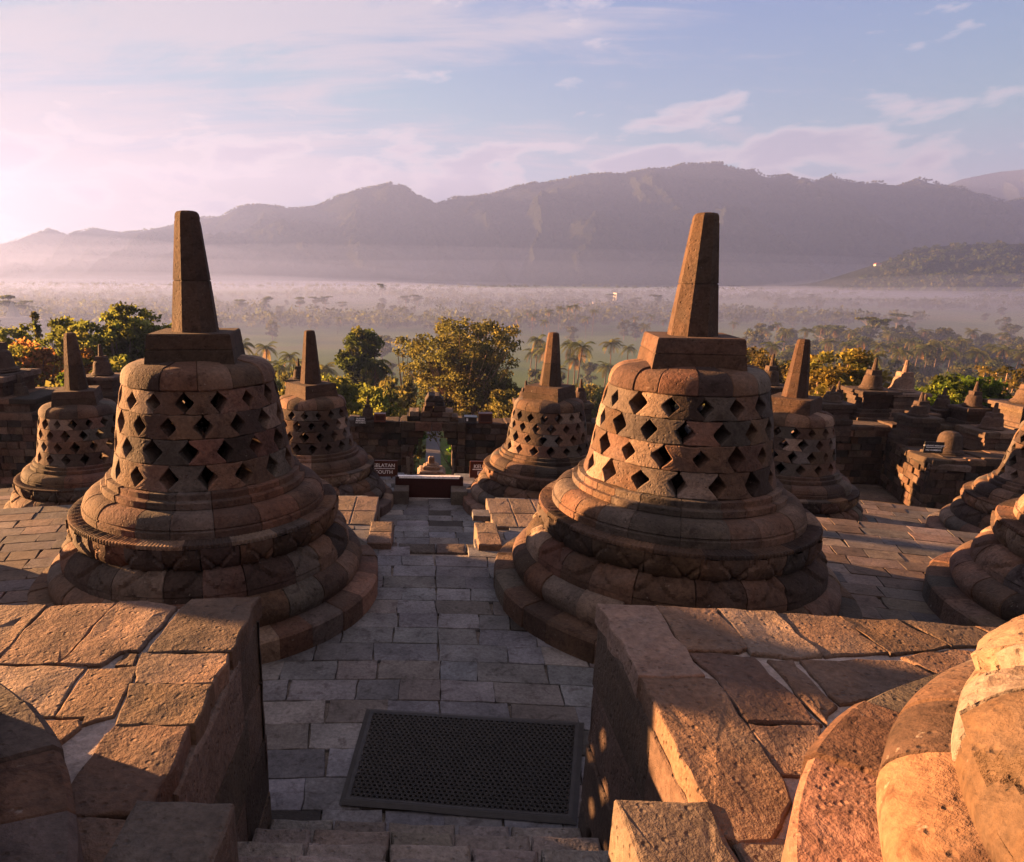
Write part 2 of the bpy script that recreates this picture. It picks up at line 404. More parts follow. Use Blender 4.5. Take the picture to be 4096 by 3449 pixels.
# middle terrace (the big stupas) and lower terrace
o=terrace_floor(R3-.05,R2,Z2,TM,.265,.26,.56,lambda x,y:abs(x)<.715 and y>6.95,3)
o=terrace_floor(R2-.05,R1,Z1,TM,.29,.36,.66,lambda x,y:abs(x)<.46 and y>13.55,4)
def core(name,r0,r1,z0,z1,slot,ys,tint,kind='structure'):
    mb=MB()
    for s in (-1,1):
        n=24; t0=math.asin(slot/r1); pts=[]
        for i in range(n+1):
            t=t0+(TM-t0)*i/n; x,y=polar(r1,t); pts.append((s*x,y))
        for i in range(n+1):
            t=TM*(1-i/n); x,y=polar(r0,t)
            pts.append((s*max(x,0.0),y))
        pts+= [(0,ys),(s*slot,ys)]
        slab(mb,pts,z0,z1,tint)
    o=mb.build(name,M_MORTAR); tag(o,None,None,None,kind); return o
core('terrace_core',R3-.4,R2-.03,Z1-.1,Z2-.03,.735,6.93,GROUT)
core('terrace_core',R2-.4,R1-.03,Z0-.1,Z1-.03,.48,13.5,GROUT)
def rim_wall(name,r,z0,z1,slot,label,seed):
    # retaining wall stones on the outer face of a terrace (seen from outside) and along the stair cut
    R=random.Random(seed); root=thing(name,label,'wall')
    mp=lambda u,v,w:((r+w)*math.sin(u/r),YC+(r+w)*math.cos(u/r),v)
    for s in (-1,1):
        mb=MB(); u0=slot
        ua,ub=(u0,TM*r) if s>0 else (-TM*r,-u0)
        courses(mb,ua,ub,z0,z1-.03,.33,.4,.75,.03,mp,wall_tint,R=R); mb.build('face_stones',M_STONE,root)
    return root
rim_wall('retaining_wall',R2,Z1,Z2,.74,'curved stone retaining wall along the outer edge of the middle terrace',51)
rim_wall('retaining_wall',R1,Z0,Z1,.5,'curved stone retaining wall along the outer edge of the lower terrace',52)
# the two flanks of the upper terrace, beside the stair the camera looks down
LW={'A':[(-1.252,2.935),(-.926,2.966),(-.935,2.486),(-1.264,2.472)],'B':[(-1.283,2.452),(-.933,2.473),(-.936,2.263),(-1.235,2.251)],
'C':[(-1.238,2.242),(-.933,2.254),(-.94,2.006),(-1.196,2.001)],'D':[(-1.194,1.995),(-.94,1.997),(-.935,1.60),(-1.131,1.60),(-1.2,1.703),(-1.2,1.896)],
'E':[(-1.578,2.892),(-1.441,2.907),(-1.279,2.854),(-1.307,2.477),(-1.365,2.475),(-1.419,2.372),(-1.573,2.366)],'F':[(-1.882,2.851),(-1.586,2.892),(-1.583,2.372),(-1.836,2.362)],
'G':[(-2.223,2.84),(-1.903,2.853),(-1.853,2.367),(-2.083,2.358)],'H':[(-1.815,2.338),(-1.475,2.358),(-1.44,2.038),(-1.733,2.027)],
'I':[(-1.454,2.335),(-1.266,2.36),(-1.22,2.056),(-1.314,1.992),(-1.325,2.033),(-1.428,2.039)],'J':[(-1.357,2.46),(-1.298,2.462),(-1.284,2.371),(-1.35,2.369)],
'K':[(-1.609,2.018),(-1.332,2.028),(-1.315,1.983),(-1.336,1.899),(-1.533,1.892)],'L':[(-2.6,2.79),(-2.24,2.835),(-2.1,2.35),(-2.5,2.3)],'M':[(-2.5,2.28),(-2.1,2.33),(-1.84,2.33),(-1.76,2.04),(-2.4,1.9)]}
RW={'A':[(.691,2.957),(.942,2.95),(.94,2.381),(.697,2.369)],'B':[(.95,2.951),(1.219,2.94),(1.207,2.604),(1.161,2.568),(.955,2.569)],'C':[(1.227,2.936),(1.482,2.926),(1.489,2.548),(1.393,2.528),(1.213,2.549),(1.225,2.614)],
'D':[(1.489,2.92),(1.754,2.9),(1.776,2.593),(1.503,2.557)],'E':[(1.763,2.89),(2.009,2.869),(2.077,2.648),(1.789,2.585)],'F':[(2.021,2.866),(2.303,2.826),(2.381,2.643),(2.095,2.649)],
'F2':[(2.315,2.823),(2.59,2.786),(2.647,2.553),(2.399,2.643)],'G':[(.70,2.357),(.984,2.358),(.981,2.088),(.967,1.842),(.954,1.731),(.826,1.57),(.722,1.559),(.70,1.591),(.70,1.702)],
'H':[(.948,2.552),(1.205,2.532),(1.239,2.098),(.99,2.106),(.995,2.366)],'I':[(1.253,2.506),(1.354,2.502),(1.36,2.214),(1.25,2.098)],'J':[(1.387,2.508),(1.798,2.52),(1.9,2.3),(1.615,2.277),(1.383,2.228)],
'K':[(.989,2.086),(1.237,2.088),(1.069,1.841),(.975,1.837)],'N':[(1.83,2.56),(2.06,2.62),(2.4,2.6),(2.7,2.5),(2.6,2.2),(1.95,2.3)]}
def upper_flank(s,xe,tops,blk,label,seed):
    R=random.Random(seed); root=thing('terrace_wall',label,'wall')
    n=26; pts=[(s*abs(xe)*1.0+s*.13,-2.0)]
    t0=math.asin((abs(xe)+.13)/R3)
    pts+= [(s*polar(R3-.05,t0+(TM-t0)*i/n)[0],polar(R3-.05,t0+(TM-t0)*i/n)[1]) for i in range(n+1)]+[(s*8.5,-2.0)]
    mb=MB(); slab(mb,pts,Z2-.05,Z3-.016,MORT); mb.build('mortar_bed',M_MORTAR,root)
    mb=MB()
    for k,P in tops.items():
        t=top_tint(R)
        cx=sum(p[0] for p in P)/len(P); cy=sum(p[1] for p in P)/len(P)
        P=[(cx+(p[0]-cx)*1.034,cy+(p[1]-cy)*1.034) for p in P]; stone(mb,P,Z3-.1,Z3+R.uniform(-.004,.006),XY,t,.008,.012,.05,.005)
    # rest of the terrace floor around the stupa base
    for i in range(44):
        a,b=R3-.05-.42*(i//22) ,0
    for yy in np.arange(-2.,2.9,.36):
        x=abs(xe)+.02+.0
        while x<8:
            l=R.uniform(.4,.65); P=[(s*x,yy),(s*(x+l-.012),yy),(s*(x+l-.012),yy+.348),(s*x,yy+.348)]
            cx,cy=s*(x+l/2),yy+.18
            if (cy<1.55 or abs(cx)>2.72) and math.hypot(cx+s*.3,cy+.3-YC)<R3-.12 and math.hypot(cx-s*2.25,cy-.64)>1.15:
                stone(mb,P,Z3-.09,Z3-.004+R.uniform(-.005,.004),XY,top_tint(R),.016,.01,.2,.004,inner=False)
            x+=l
    mb.build('top_stones',M_ROUGH,root)
    mb=MB()
    if s<0: mp=lambda u,v,w:(xe+w,u,v)
    else: mp=lambda u,v,w:(xe-w,u,v)
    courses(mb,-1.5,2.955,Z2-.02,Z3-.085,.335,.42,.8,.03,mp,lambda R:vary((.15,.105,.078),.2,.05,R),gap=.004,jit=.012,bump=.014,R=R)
    mp2=lambda u,v,w:((R3-.02+w)*math.sin(u/R3),YC+(R3-.02+w)*math.cos(u/R3),v)
    ua,ub=(s*(abs(xe)-.0),s*TM*R3); courses(mb,min(ua,ub),max(ua,ub),Z2-.02,Z3-.085,.335,.42,.75,.03,mp2,wall_tint,R=R)
    mb.build('face_stones',M_ROUGH,root)
    return root
upper_flank(-1,-.915,LW,None,'left flank of the near stair, pitted brown stone top with pale mortar',61)
upper_flank(1,.69,RW,None,'right flank of the near stair, pitted stone top lit orange along its edge',62)
# newel blocks jutting into the stairs
def block(name,label,x0,x1,y0,y1,z0,z1,tint,cat='block',rows=1,mat=M_ROUGH,group=None):
    mb=MB()
    for i in range(rows):
        a,b=y0+(y1-y0)*i/rows,y0+(y1-y0)*(i+1)/rows
        box(mb,x0,x1,a+.003,b-.003,z0,z1-.004*(i%2),vary(tint,.1,.03),.016,.007,.08)
    return tag(mb.build(name,mat),label,cat,group)
block('newel_block','grey newel block at the bottom left, jutting into the near stair',-.985,-.69,.9,1.655,Z2,Z3+.005,(.15,.125,.105))
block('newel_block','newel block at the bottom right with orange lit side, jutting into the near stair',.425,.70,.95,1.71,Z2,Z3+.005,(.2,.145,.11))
block('newel_block','brown newel block beside the path, left of the stair lip between the large stupas',-.74,-.47,6.98,7.68,Z1,.075,(.15,.105,.085),rows=2)
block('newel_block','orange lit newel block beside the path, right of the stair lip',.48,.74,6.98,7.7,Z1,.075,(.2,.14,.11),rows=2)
block('newel_block','low grey block at the left end of the dark barrier',-.7,-.40,12.95,13.36,Z1-.1,-1.22,(.15,.125,.105))
block('newel_block','low grey block at the right end of the dark barrier',.45,.76,12.95,13.36,Z1-.1,-1.22,(.15,.125,.105))
# stone lining of the middle stair cut, flush with the floor and seen as pale slabs
for s,lab in ((-1,'row of sunlit edge slabs along the left side of the middle stair'),(1,'row of sunlit edge slabs along the right side of the middle stair')):
    mb=MB()
    for a,b in ((7.72,8.2),(8.21,8.8)):
        for k in range(3): box(mb,*sorted((s*(.715+.3*k),s*(.715+.3*(k+1)-.008))),a,b,Z2-.12,Z2+.012,vary((.2,.145,.115),.15,.04),.012,.006,.1)
    mp=(lambda u,v,w:(-.715+w,u,v)) if s<0 else (lambda u,v,w:(.715-w,u,v))
    courses(mb,7.7,8.84,Z1,Z2-.125,.34,.3,.6,.03,mp,wall_tint)
    tag(mb.build('stair_lining',M_ROUGH),lab,'edge stones')
def stair(label,x0,x1,ys,zs,dy,dz,n,tf,mat,extra=None,seed=5,lm=(.26,.42)):
    R=random.Random(seed); root=thing('stone_stair',label,'stairs',((x0+x1)/2,ys,zs))
    for i in range(n):
        mb=MB(); z=zs+dz*i; x=x0
        while x<x1-.02:
            l=R.uniform(*lm); b=x+l if x1-x-l>.12 else x1
            a0,a1=(ys+dy*i,ys+dy*(i+1)) if dy>0 else (ys+dy*(i+1),ys+dy*i)
            stone(mb,[(x+.007,a0+.003),(b-.007,a0+.003),(b-.007,a1-.003),(x+.007,a1-.003)],z-.32,z+R.uniform(-.006,.006),lambda u,v,w:(u-(x0+x1)/2,v-ys,w-zs),tf(R),.018,.008,.08,.005)
            x=b
        mb.build('stone_step',mat,root)
    return root
stair('near stone stair of rough grey blocks at the bottom edge between the flanks',-.905,.68,2.89,.2,-.31,.235,6,lambda R:vary((.30,.265,.24),.14,.03,R),M_ROUGH,lm=(.27,.36))
stair('middle stone stair descending between the large stupas',-.70,.70,6.97,-.02,.27,-.21,8,lambda R:vary((.10,.082,.072),.25,.04,R),M_STONE,seed=8)
stair('lower stone stair descending behind the dark barrier',-.45,.45,13.42,-1.52,.3,-.23,8,lambda R:vary((.12,.09,.08),.2,.05,R),M_STONE,seed=9)
# ------------------------------------------------------------------ rubber mat
def rubber_mat():
    root=thing('rubber_mat','black perforated rubber mat lying on the grey paving','mat',(.14,3.6,.004))
    C4=[(-.512,4.10),(.956,4.0),(.717,3.10),(-.597,3.2)]
    def mp(u,v,z):   # u,v in 0..1 (v=0 far edge)
        x=(C4[0][0]*(1-u)+C4[1][0]*u)*(1-v)+(C4[3][0]*(1-u)+C4[2][0]*u)*v
        y=(C4[0][1]*(1-u)+C4[1][1]*u)*(1-v)+(C4[3][1]*(1-u)+C4[2][1]*u)*v
        return (x-.14,y-3.6,z+.007*nz(x,y,0,2.6)+.006)
    W,H=1.42,.9; m=.055; mb=MB(); t=(1,1,1)
    p=.0335; nx=int((W-2*m)/p); ny=int((H-2*m)/(p*.866))
    px=(W-2*m)/(nx+.5); py=(H-2*m)/ny
    for j in range(ny):
        for i in range(nx):
            cx=m+px*(i+.5+.5*(j%2)); cy=m+py*(j+.5); K=12
            o=len(mb.v)
            for k in range(K):
                a=2*PI*k/K+PI/6*.0
                # outer hexagon edge (pointy top), inner raised rim, hole wall
                s=math.cos(PI/6)/math.cos(((a+PI/6)%(PI/3))-PI/6)
                hx,hy=px*.5774*s*math.cos(a)*1.0,py/1.5*s*math.sin(a)
                hx=max(-px*.5,min(px*.5,hx)); 
                mb.v.append(mp((cx+hx)/W,(cy+hy)/H,.008))
                mb.v.append(mp((cx+px*.43*math.cos(a))/W,(cy+px*.43*math.sin(a))/H,.0135))
                mb.v.append(mp((cx+px*.34*math.cos(a))/W,(cy+px*.34*math.sin(a))/H,.0135))
                mb.v.append(mp((cx+px*.32*math.cos(a))/W,(cy+px*.32*math.sin(a))/H,.0005))
            for k in range(K):
                q=(k+1)%K
                for r in range(3): mb.face((o+4*k+r,o+4*q+r,o+4*q+r+1,o+4*k+r+1),t)
    mb.build('perforated_field',M_RUBBER,root)
    mb=MB()
    for j in range(7):   # ribbed bevelled border
        a,b=m*j/7,m*(j+1)/7; za=.002+.011*min(1,j/4)+(.0012 if j%2 else 0); zb=.002+.011*min(1,(j+1)/4)+(.0012 if j%2 else 0)
        for (u0,v0,u1,v1,U0,V0,U1,V1) in ((a,a,W-a,a,b,b,W-b,b),(W-a,a,W-a,H-a,W-b,b,W-b,H-b),(W-a,H-a,a,H-a,W-b,H-b,b,H-b),(a,H-a,a,a,b,H-b,b,b)):
            n=14; o=len(mb.v)
            for k in range(n+1):
                f=k/n; mb.v.append(mp((u0+(u1-u0)*f)/W,(v0+(v1-v0)*f)/H,za)); mb.v.append(mp((U0+(U1-U0)*f)/W,(V0+(V1-V0)*f)/H,zb))
            for k in range(n): mb.face((o+2*k,o+2*k+2,o+2*k+3,o+2*k+1),t)
    mb.build('border',M_RUBBER,root)
rubber_mat()

# ------------------------------------------------------------------ barrier, signs, small fittings
def pbox(mb,x0,x1,y0,y1,z0,z1,t=(1,1,1)):
    b=len(mb.v)
    for z in (z0,z1):
        for x,y in ((x0,y0),(x1,y0),(x1,y1),(x0,y1)): mb.v.append((x,y,z))
    for f in ((0,3,2,1),(4,5,6,7),(0,1,5,4),(1,2,6,5),(2,3,7,6),(3,0,4,7)): mb.face([b+i for i in f],t)
r=thing('barrier_board','dark maroon barrier board with a pale top strip across the end of the path','barrier',(0,13.4,Z1))
mb=MB(); pbox(mb,-.68,.70,-.03,.03,-.02,.455); mb.build('panel',M_MAROON,r)
mb=MB(); pbox(mb,-.62,.64,-.04,.034,.455,.468); pbox(mb,-.60,.62,-.042,-.032,.42,.456); mb.build('top_strip',M_WHITE,r)
mb=MB(); pbox(mb,-.42,.45,-.045,-.031,-.015,0.004); mb.build('bottom_strip',M_WHITE,r)
def text(parent,s,size,x,z,y,mat=M_WHITE,bold=.004,align='CENTER'):
    c=bpy.data.curves.new('lettering','FONT'); c.body=s; c.size=size; c.align_x=align; c.align_y='CENTER'; c.extrude=.002; c.offset=bold*size*4; c.space_character=1.05
    t=bpy.data.objects.new('lettering',c); me=bpy.data.meshes.new_from_object(t); bpy.data.objects.remove(t); me.materials.clear(); me.materials.append(mat)
    o=link('lettering',me,parent)
    o.location=(x,y,z); o.rotation_euler=(PI/2,0,0); return o
def sign(label,loc,rz,w,h,mat,lines,post=None,frame=None,tilt=0.):
    r=thing('sign_board',label,'sign',loc,rz); r.rotation_euler=(tilt,0,rz)
    mb=MB(); pbox(mb,-w/2,w/2,0,.025,0,h); bd=mb.build('board',mat,r)
    if frame:
        mb=MB(); e=.018
        for a in ((-w/2-e,w/2+e,-.01,.03,h,h+e),(-w/2-e,w/2+e,-.01,.03,-e,0),(-w/2-e,-w/2,-.01,.03,0,h),(w/2,w/2+e,-.01,.03,0,h)): pbox(mb,*a)
        mb.build('frame',frame,r)
    for s,size,z in lines:
        if s=='-':
            mb=MB(); pbox(mb,-w*.42,w*.42,-.004,0,z,z+size); mb.build('rule',M_WHITE,bd)
        else: text(bd,s,size,0,z,-.003)
    if post:
        for x in (-w*.3,w*.3): mb=MB(); pbox(mb,x-.015,x+.015,.002,.024,-post,0); mb.build('post',mat,r)
    return r
sign('brown SELATAN SOUTH sign partly hidden behind the smaller left stupa',(-.98,14.75,-1.44),0,.56,.33,M_BROWN,[('SELATAN',.112,.235),('-',.013,.16),('SOUTH',.112,.082)],post=.06,frame=M_BROWN)
sign('brown KELUAR EXIT sign partly hidden behind the smaller right stupa',(1.22,14.75,-1.44),0,.55,.345,M_BROWN,[('KELUAR',.112,.24),('-',.02,.165),('EXIT',.12,.085)],post=.06,frame=M_BROWN)
sign('black DILARANG MEMANJAT NO CLIMBING sign on the gate wall left of the gate',(-1.99,20.15,-1.43),0,.36,.22,M_BLACK,[('DILARANG',.052,.175),('MEMANJAT',.052,.12),('-',.006,.085),('NO CLIMBING',.045,.045)])
sign('black DILARANG MEMANJAT NO CLIMBING sign tilted on the right parapet corner',(13.35,18.0,-1.56),math.radians(-8),.46,.30,M_BLACK,[('DILARANG MEMANJAT',.048,.20),('-',.014,.145),('NO CLIMBING',.055,.08)])
bpy.context.view_layer.update()
def fitting(name,label,x0,x1,z0,z1,y,frame=True,cat='floodlight'):
    r=thing(name,label,cat,((x0+x1)/2,y,z0)); w=(x1-x0)/2; h=z1-z0
    mb=MB(); pbox(mb,-w,w,.04,.26,0,h)
    mb.build('housing',M_BROWN if frame else M_METAL,r)
    mb=MB()
    if frame:
        e=.05
        for a in ((-w,w,0,.04,h-e,h),(-w,w,0,.04,0,e),(-w,-w+e,0,.04,e,h-e),(w-e,w,0,.04,e,h-e)): pbox(mb,*a)
        mb.build('frame',M_BROWN,r)
        mb=MB(); pbox(mb,-w+e,w-e,.025,.04,e,h-e); mb.build('panel',M_MAROON,r)
    else:
        pbox(mb,-w*1.08,w*1.08,-.06,.3,h,h+.018); mb.build('lid',M_METAL,r)
        mb=MB(); pbox(mb,-w*.75,-w*.45,.028,.04,.06,.15); mb.build('label_plate',M_WHITE,r)
fitting('display_box','plain brown framed box on the wall beside the no climbing sign',-1.60,-1.25,-1.40,-1.15,20.35,cat='box')
fitting('display_box','brown framed box on the wall right of the gate and the black floodlight',1.56,1.97,-1.40,-1.10,20.35,cat='box')
fitting('floodlight','black floodlight housing with white plate on the wall right of the gate',1.14,1.50,-1.40,-1.22,20.35,frame=False)

# ------------------------------------------------------------------ parapets and gateway
def parapet(label,p,q,z0,z1,th,seed,h=.2,copes=True):
    R=random.Random(seed); L=math.hypot(q[0]-p[0],q[1]-p[1]); ux,uy=(q[0]-p[0])/L,(q[1]-p[1])/L; nx,ny=uy,-ux
    root=thing('parapet_wall',label,'wall',(p[0],p[1],z0))
    mp=lambda u,v,w:(ux*u+nx*w,uy*u+ny*w,v-z0)
    mb=MB(); e=.28; slab(mb,[(ux*e+nx*-.09,uy*e+ny*-.09),(ux*(L-e)+nx*-.09,uy*(L-e)+ny*-.09),(ux*(L-e)-nx*th,uy*(L-e)-ny*th),(ux*e-nx*th,uy*e-ny*th)],0,z1-z0-.03,(.07,.055,.05)); mb.build('rubble_core',M_FAR,root)
    mb=MB(); courses(mb,0,L,z0,z1-.16,h,.2,.45,.12,mp,wall_tint,bump=.035,jit=.014,R=R); mb.build('face_stones',M_FAR,root)
    mb=MB(); u=0
    while u<L:
        l=R.uniform(.3,.6); b=min(L,u+l); dz=R.uniform(-.05,.04)
        stone(mb,[mp(u+.006,0,R.uniform(.0,.06))[:2],mp(b-.006,0,R.uniform(0,.06))[:2],mp(b-.006,0,-th)[:2],mp(u+.006,0,-th)[:2]],z1-.17-z0,z1+dz-z0,XY,wall_tint(R),.03,.02,.2,.01,inner=False); u=b
    mb.build('coping',M_FAR,root)
    return root
parapet('dark stone wall left of the gate, carrying the no climbing sign',(-5.3,20.5),(-.78,20.5),Z0,-1.40,.8,71)
parapet('dark stone wall right of the gate, carrying the black floodlight',(1.18,20.5),(6.0,20.5),Z0,-1.40,.8,72)
parapet('far stone wall on the right below the bronze tree',(6.0,21.6),(14.35,22.0),Z0,-1.72,.9,73)
parapet('brown sunlit side of the right parapet running away from its corner',(14.25,21.95),(13.06,17.6),Z0,-1.73,.9,74)
parapet('dark front of the right parapet, from its corner to the right edge',(13.06,17.6),(20.5,17.6),Z0,-1.62,.9,75)
parapet('dark stone wall at the left edge under the shrine',(-20.,18.),(-10.2,18.),Z0,-.80,1.2,76)
parapet('dark stone wall between the left shrine and the large left stupa',(-10.4,20.2),(-5.3,20.6),Z0,-1.2,.9,77)
parapet('dark back wall on the right carrying the row of stupas',(11.2,20.6),(22.,20.6),Z0,-1.36,.9,78)
# gateway
g=thing('stone_gateway','corbelled stone gateway with a stepped ornament above, at the end of the path','gateway',(.2,20.5,Z0))
R=random.Random(5)
def gst(mb,x0,x1,z0,z1,y0=-.12,y1=.9,t=None,dy=0.): 
    mpz=lambda u,v,w:(u-.2,-w+0.,v-Z0)
    stone(mb,[(x0+.005,z0+.004),(x1-.005,z0+.004),(x1-.005,z1-.004),(x0+.005,z1-.004)],-y1,-y0+R.uniform(-.02,.03),mpz,t or wall_tint(R),.022,.012,.12,.01,inner=False)
lef=[-.42,-.42,-.42,-.42,-.36,-.24,-.10]; rig=[.82,.82,.82,.82,.76,.64,.52]
ml,mr=MB(),MB(); zc=Z0; hs=[.23,.22,.22,.22,.21,.22,.22]
for i,h in enumerate(hs):
    a=R.uniform(-.66,-.56) if i%2 else R.uniform(-.6,-.52)
    gst(ml,-.78,a,zc,zc+h); gst(ml,a,lef[i]+R.uniform(-.02,.02),zc,zc+h,-.12-(.05 if i==4 else 0))
    a=R.uniform(.9,1.0); gst(mr,a,1.18,zc,zc+h); gst(mr,rig[i]+R.uniform(-.02,.02),a,zc,zc+h)
    zc+=h
ml.build('jamb',M_FAR,g); mr.build('jamb',M_FAR,g)
mb=MB(); x=-.78
for w in (.42,.5,.34,.42,.28): gst(mb,x,x+w,zc,zc+.28,-.18); x+=w
mb.build('lintel',M_FAR,g); zc+=.28
mb=MB()
for z0,h,xs in ((zc,.14,(-.62,-.2,.3,.7,.95)),(zc+.14,.17,(-.55,-.24)),(zc+.14,.16,(-.17,.13,.46,.78)),(zc+.30,.16,(-.1,.2,.56)),(zc+.46,.13,(-.06,.24,.5))):
    for a,b in zip(xs,xs[1:]): gst(mb,a,b,z0,z0+h+R.uniform(-.01,.02),R.uniform(-.12,-.02),.6)
z=zc+.59
mpz=lambda u,v,w:(u-.2,-w,v-Z0)
stone(mb,[(-.07,z),(.47,z),(.50,z+.06),(.36,z+.2),(.05,z+.21)],-.6,.06,mpz,wall_tint(R),.03,.02,.1,.01)
mb.build('crown',M_FAR,g)
# plain pillars inside the gate passage
for x0,x1,zt in ((-.62,-.5,-2.45),(.78,.84,-2.5)): mb=MB(); pbox(mb,x0-.2,x1-.2,-.35,-.2,0,zt-Z0,(.12,.09,.07)); mb.build('post',M_FAR,g)
# small roof ornament on a lower gate, seen through the opening
r=thing('roof_ornament','small stepped roof ornament seen through the gate opening, lit from the left','ornament',(.22,24.,-3.95))
mb=MB(); Q=lambda a,b:[(-a,-.3),(a,-.3),(b,.3),(-b,.3)]
for z0,z1,w in ((-3.1,.0,.5),(0.,.1,.44),(.1,.24,.28),(.24,.3,.2),(.3,.55,.11)):
    stone(mb,[(-w,-w),(w,-w),(w,w),(-w,w)],z0,z1,XY,(.19,.13,.095),.05,.02,.12,.01)
mb.build('stepped_stone',M_FAR,r)

# ------------------------------------------------------------------ finial stupas on the parapets
def lathe(mb,prof,n,tint,cx=0,cy=0):
    b=len(mb.v); m=len(prof)
    for k in range(n):
        a=2*PI*k/n
        for r,z in prof:
            q=1+.03*nz(r*math.cos(a)*3+cx,r*math.sin(a)*3,z*4,1.3); mb.v.append((r*q*math.cos(a),r*q*math.sin(a),z))
    for k in range(n):
        for i in range(m-1): mb.face((b+k*m+i,b+((k+1)%n)*m+i,b+((k+1)%n)*m+i+1,b+k*m+i+1),tint)
FG='finial stupas along the parapets'
def finial(label,x,y,zb,zt,h,zw,tint=(.082,.054,.042),pin=True,tiers=((1.55,.1),(1.4,.1),(1.2,.2),(1.4,.12),(1.3,.9)),rz=0.,scale=1.):
    r=thing('finial_stupa',label,'stupa',(x,y,zb),rz,FG); H=(zt-zb); hb=H*(.52 if pin else 1.)
    mb=MB(); t=vary(tint,.08,.03)
    lathe(mb,[(h*.9,0),(h*1.0,.02),(h*1.02,hb*.07),(h*.93,hb*.10),(h*.95,hb*.14),(h*.84,hb*.22),(h*.78,hb*.45),(h*.75,hb*.68),(h*.66,hb*.84),(h*.45,hb*.95),(0.01,hb*1.0)],20,t); mb.build('bell',M_FAR,r,True)
    if pin:
        mb=MB(); frustum(mb,4,hb*.9,hb+H*.10,h*.46*1.414,h*.42*1.414,PI/4,t); mb.build('harmika',M_FAR,r)
        mb=MB(); frustum(mb,8,hb+H*.09,H,h*.24,h*.12,PI/8,t,.01); mb.build('pinnacle',M_FAR,r)
    mb=MB(); z=0.; w=0
    for k,(f,dz) in enumerate(tiers):
        z1=z-dz if k<len(tiers)-1 else zw-zb-.05
        if z1>z-.02: z1=z-.02
        w=h*f
        # each tier: base and projecting cornice lip
        nst=max(1,round((z-z1)/.15)); 
        for i in range(nst):
            a,b=z1+(z-z1)*i/nst,z1+(z-z1)*(i+1)/nst; q=w*(1+(.06 if i%2 else 0)); xs=[-q,q*rnd.uniform(-.35,.35),q]
            for c,d in zip(xs,xs[1:]): stone(mb,[(c,-q),(d-.004,-q),(d-.004,q),(c,q)],a,b,XY,vary(tint,.22,.05),.03,.02,.16,.01,inner=False)
        z=z1
    mb.build('pedestal',M_FAR,r)
    return r
finial('large dark shrine stupa cut by the left edge, above the stepped shrine',-12.1,19,.2,1.5,.56,-.1,tiers=((1.25,.12),(1.1,.3)))
finial('small dark stupa at the foot of the left shrine',-11.28,18.6,-.42,.18,.24,-.8,tiers=((1.3,.1),(1.5,.3)))
finial('dark stupa with wide pedestal against the trees, left of the large left stupa',-9.58,20,.0,.89,.32,-1.2,tiers=((1.7,.09),(1.5,.1),(1.3,.25),(1.5,.1),(1.7,.6)))
finial('brown stupa between the large right stupa and the smaller one beside it',10.32,21,-.24,.68,.30,-1.72,tiers=((1.75,.1),(1.55,.1),(1.2,.3),(1.45,.12),(1.6,.9)))
finial('dark pointed stupa with broad pedestal, left neighbour of the pink stupa',14.0,22,-.48,.48,.34,-1.8,tiers=((1.8,.1),(1.6,.1),(1.3,.16),(1.2,.22),(1.45,.1),(1.65,.5)))
finial('pale pink stupa with a dark spire on the right parapet',14.96,22,-.54,.43,.38,-1.8,tint=(.26,.175,.14),tiers=((1.5,.1),(1.3,.16),(1.15,.24),(1.4,.1),(1.55,.5)))
finial('low broken stupa with stub spire beside the golden leaved tree',12.02,20.6,-.66,-.19,.29,-1.72,tiers=((1.65,.14),(1.5,.12),(1.25,.2),(1.5,.6)))
finial('dark stupa with short spire in front of the round green tree',14.2,20,-.94,-.26,.28,-1.75,tiers=((1.6,.14),(1.45,.12),(1.2,.2),(1.5,.5)))
finial('spireless dome beside the tilted sign on the right parapet corner',13.95,18.3,-1.62,-1.02,.36,-1.7,pin=False,tiers=((1.15,.1),))
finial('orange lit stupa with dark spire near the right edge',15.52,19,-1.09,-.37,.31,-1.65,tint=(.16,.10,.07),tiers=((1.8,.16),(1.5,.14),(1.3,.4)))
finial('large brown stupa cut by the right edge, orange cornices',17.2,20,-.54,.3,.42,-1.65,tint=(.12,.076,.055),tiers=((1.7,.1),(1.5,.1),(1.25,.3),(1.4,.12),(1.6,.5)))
finial('small dark stupa between the stub spire stupa and the dark pointed stupa',13.0,22,-.95,-.25,.24,-1.8)
finial('small dark stupa just right of the pale pink stupa',16.0,21.6,-1.0,-.35,.25,-1.8)
finial('small dark stupa between the short spire stupa and the orange lit stupa',14.95,20.9,-1.0,-.45,.22,-1.5)
finial('dark stupa behind the orange lit stupa near the right edge',16.3,20.8,-.8,-.05,.27,-1.4)
finial('small slender stupa on the gate wall beside the no climbing sign',-1.82,20.75,-1.38,-.68,.21,-1.42,tiers=((1.05,.05),))
finial('stupa peeping out behind the spire of the smaller left stupa',-3.9,20.7,-.15,.45,.2,-1.42,tiers=((1.5,.15),(1.2,.6)))
finial('dark stupa half hidden left of the smaller right stupa',2.98,20.8,-.75,-.16,.24,-1.42,tiers=((1.4,.15),(1.2,.4)))
finial('dark stupa on the wall just right of the smaller right stupa',4.68,21,-.82,-.12,.24,-1.42,tiers=((1.5,.16),(1.3,.4)))
finial('small stupa tip showing above the block of the smaller left stupa',-3.05,21,-.7,-.19,.18,-1.42,tiers=((1.3,.15),(1.2,.4)))
